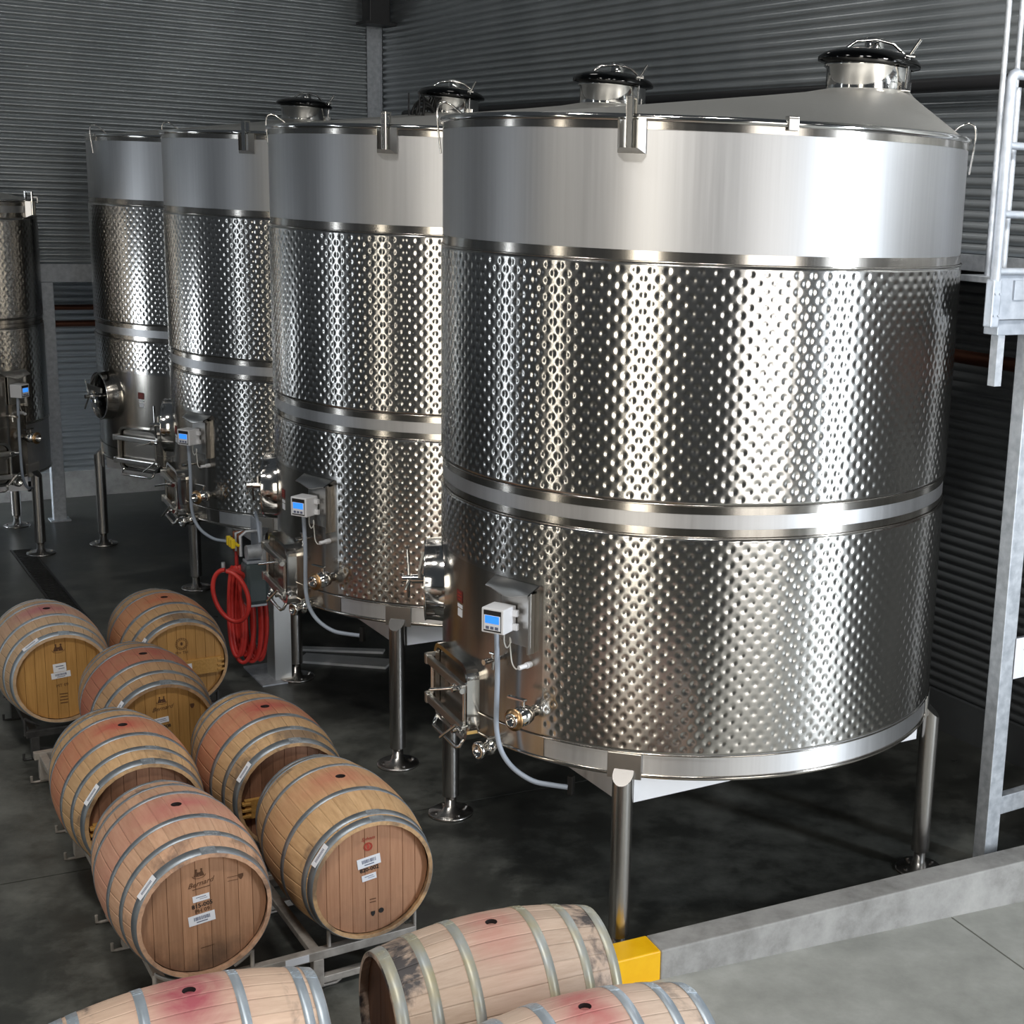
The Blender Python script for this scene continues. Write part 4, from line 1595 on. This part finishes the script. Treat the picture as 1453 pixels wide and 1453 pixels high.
# ------------------------------------------------------------------ catwalk at the right edge
def ray_at(u, v, dist):
    w = ray(u, v)
    h = math.hypot(w.x, w.y)
    return Vector((w.x / h * dist, w.y / h * dist, CAM_Z + w.z / h * dist))


PC = ray_at(1410, 420, 7.45)
cwz = PC.z
base = (PC.x, PC.y, 0)
cw = empty('catwalk', base, math.atan2(U.y, U.x))
tag(cw, 'galvanised catwalk with pipe guard rail on a square column beside the large tank', 'catwalk')
zd = 3.33      # deck level
# local axes: x across (U), y = away from the camera (-V)
MB().box((1.2, 0.02, zd - 0.08), (2.4, 0.012, 0.23), None, 0.003).build('edge_plate', M['galv_pale'], cw)
MB().box((1.25, 0.008, zd - 0.045), (2.2, 0.014, 0.10), None, 0.002).build('kick_plate', M['galv_pale'], cw)
MB().box((1.32, 0.30, zd - 0.015), (2.1, 0.54, 0.03)).build('deck', M['galv'], cw)
MB().box((1.25, 0.10, zd - 0.24), (2.3, 0.10, 0.08), None, 0.004).build('deck_beam', M['galv_pale'], cw)
rp = MB()
rp.tube([(0.0, 0, zd - 0.02), (0.0, 0, zd + 0.98), (0.012, 0, zd + 1.005), (0.04, 0, zd + 1.015)], 0.028, 14)
rp.build('rail_post', M['galv_pale'], cw)
sl = MB().box((-0.004, 0, zd - 0.11), (0.062, 0.055, 0.24), None, 0.008)
for i, zz in enumerate((zd - 0.17, zd - 0.06)):
    for xx in (-0.018, 0.014):
        sl.cyl((xx, -0.027, zz), (xx, -0.034, zz), 0.006, 8)
sl.build('post_sleeve', M['galv_pale'], cw)
MB().tube([(0.02, 0, zd + 1.01), (0.6, 0, zd + 1.01), (2.4, 0, zd + 1.01)], 0.024, 12).build('top_rail', M['galv_pale'], cw)
for zz in (zd + 0.67, zd + 0.335, zd + 0.05):
    MB().cyl((0.0, 0, zz), (2.4, 0, zz), 0.019, 12).build('guard_rail', M['galv_pale'], cw)
MB().cyl((0.15, 0.10, zd), (0.15, 0.10, zd + 0.96), 0.022, 12).build('rail_post', M['galv'], cw)
for xx in (0.40, 0.50):
    MB().cyl((xx, 0.45, zd), (xx, 0.45, zd + 2.6), 0.016, 10).build('tall_pole', M['galv'], cw)
# column and cross members
ccn = ground(1404, 1211, 0.12)
colp = Vector((ccn.x, ccn.y)) + U * 0.06 - V * 0.09
lx = (colp - Vector((PC.x, PC.y)))
cx_, cy_ = lx.dot(U), lx.dot(-V)
MB().box((cx_, cy_, (zd - 0.2) / 2), (0.105, 0.09, zd - 0.2), None, 0.005).build('column', M['galv'], cw)
MB().box((cx_ + 0.9, cy_, 0.36), (1.8, 0.06, 0.11), None, 0.004).build('cross_member', M['galv'], cw)
MB().box((cx_ + 0.9, cy_, 1.30), (1.8, 0.05, 0.09), None, 0.004).build('cross_member', M['galv'], cw)
MB().box((0.16, 0.10, zd - 0.40), (0.05, 0.05, 0.30)).build('hanger', M['galv'], cw)
# notice on the column
sg = empty('notice_sign', (0, 0, 0))
sp_ = Vector((PC.x, PC.y)) + U * (cx_ + 0.075) - (-V) * 0.0 + (-V) * (cy_ - 0.052)
sg.location = (sp_.x, sp_.y, 1.25)
sg.rotation_euler = (PI / 2, 0, math.atan2(U.y, U.x))
MB().box((0.10, 0, 0), (0.26, 0.235, 0.003)).build('sign_board', M['paper'], sg)
for txt, sz, yy in (('CAUTION', 0.034, 0.045), ('confined space', 0.017, -0.01)):
    me = text_mesh(txt, sz)
    me.materials.clear()
    me.materials.append(M['ink'])
    put('lettering', me, sg, Matrix.Translation((0.11, yy, 0.002)))
tag(sg, 'white notice sheet with black print fixed to the catwalk column', 'sign')
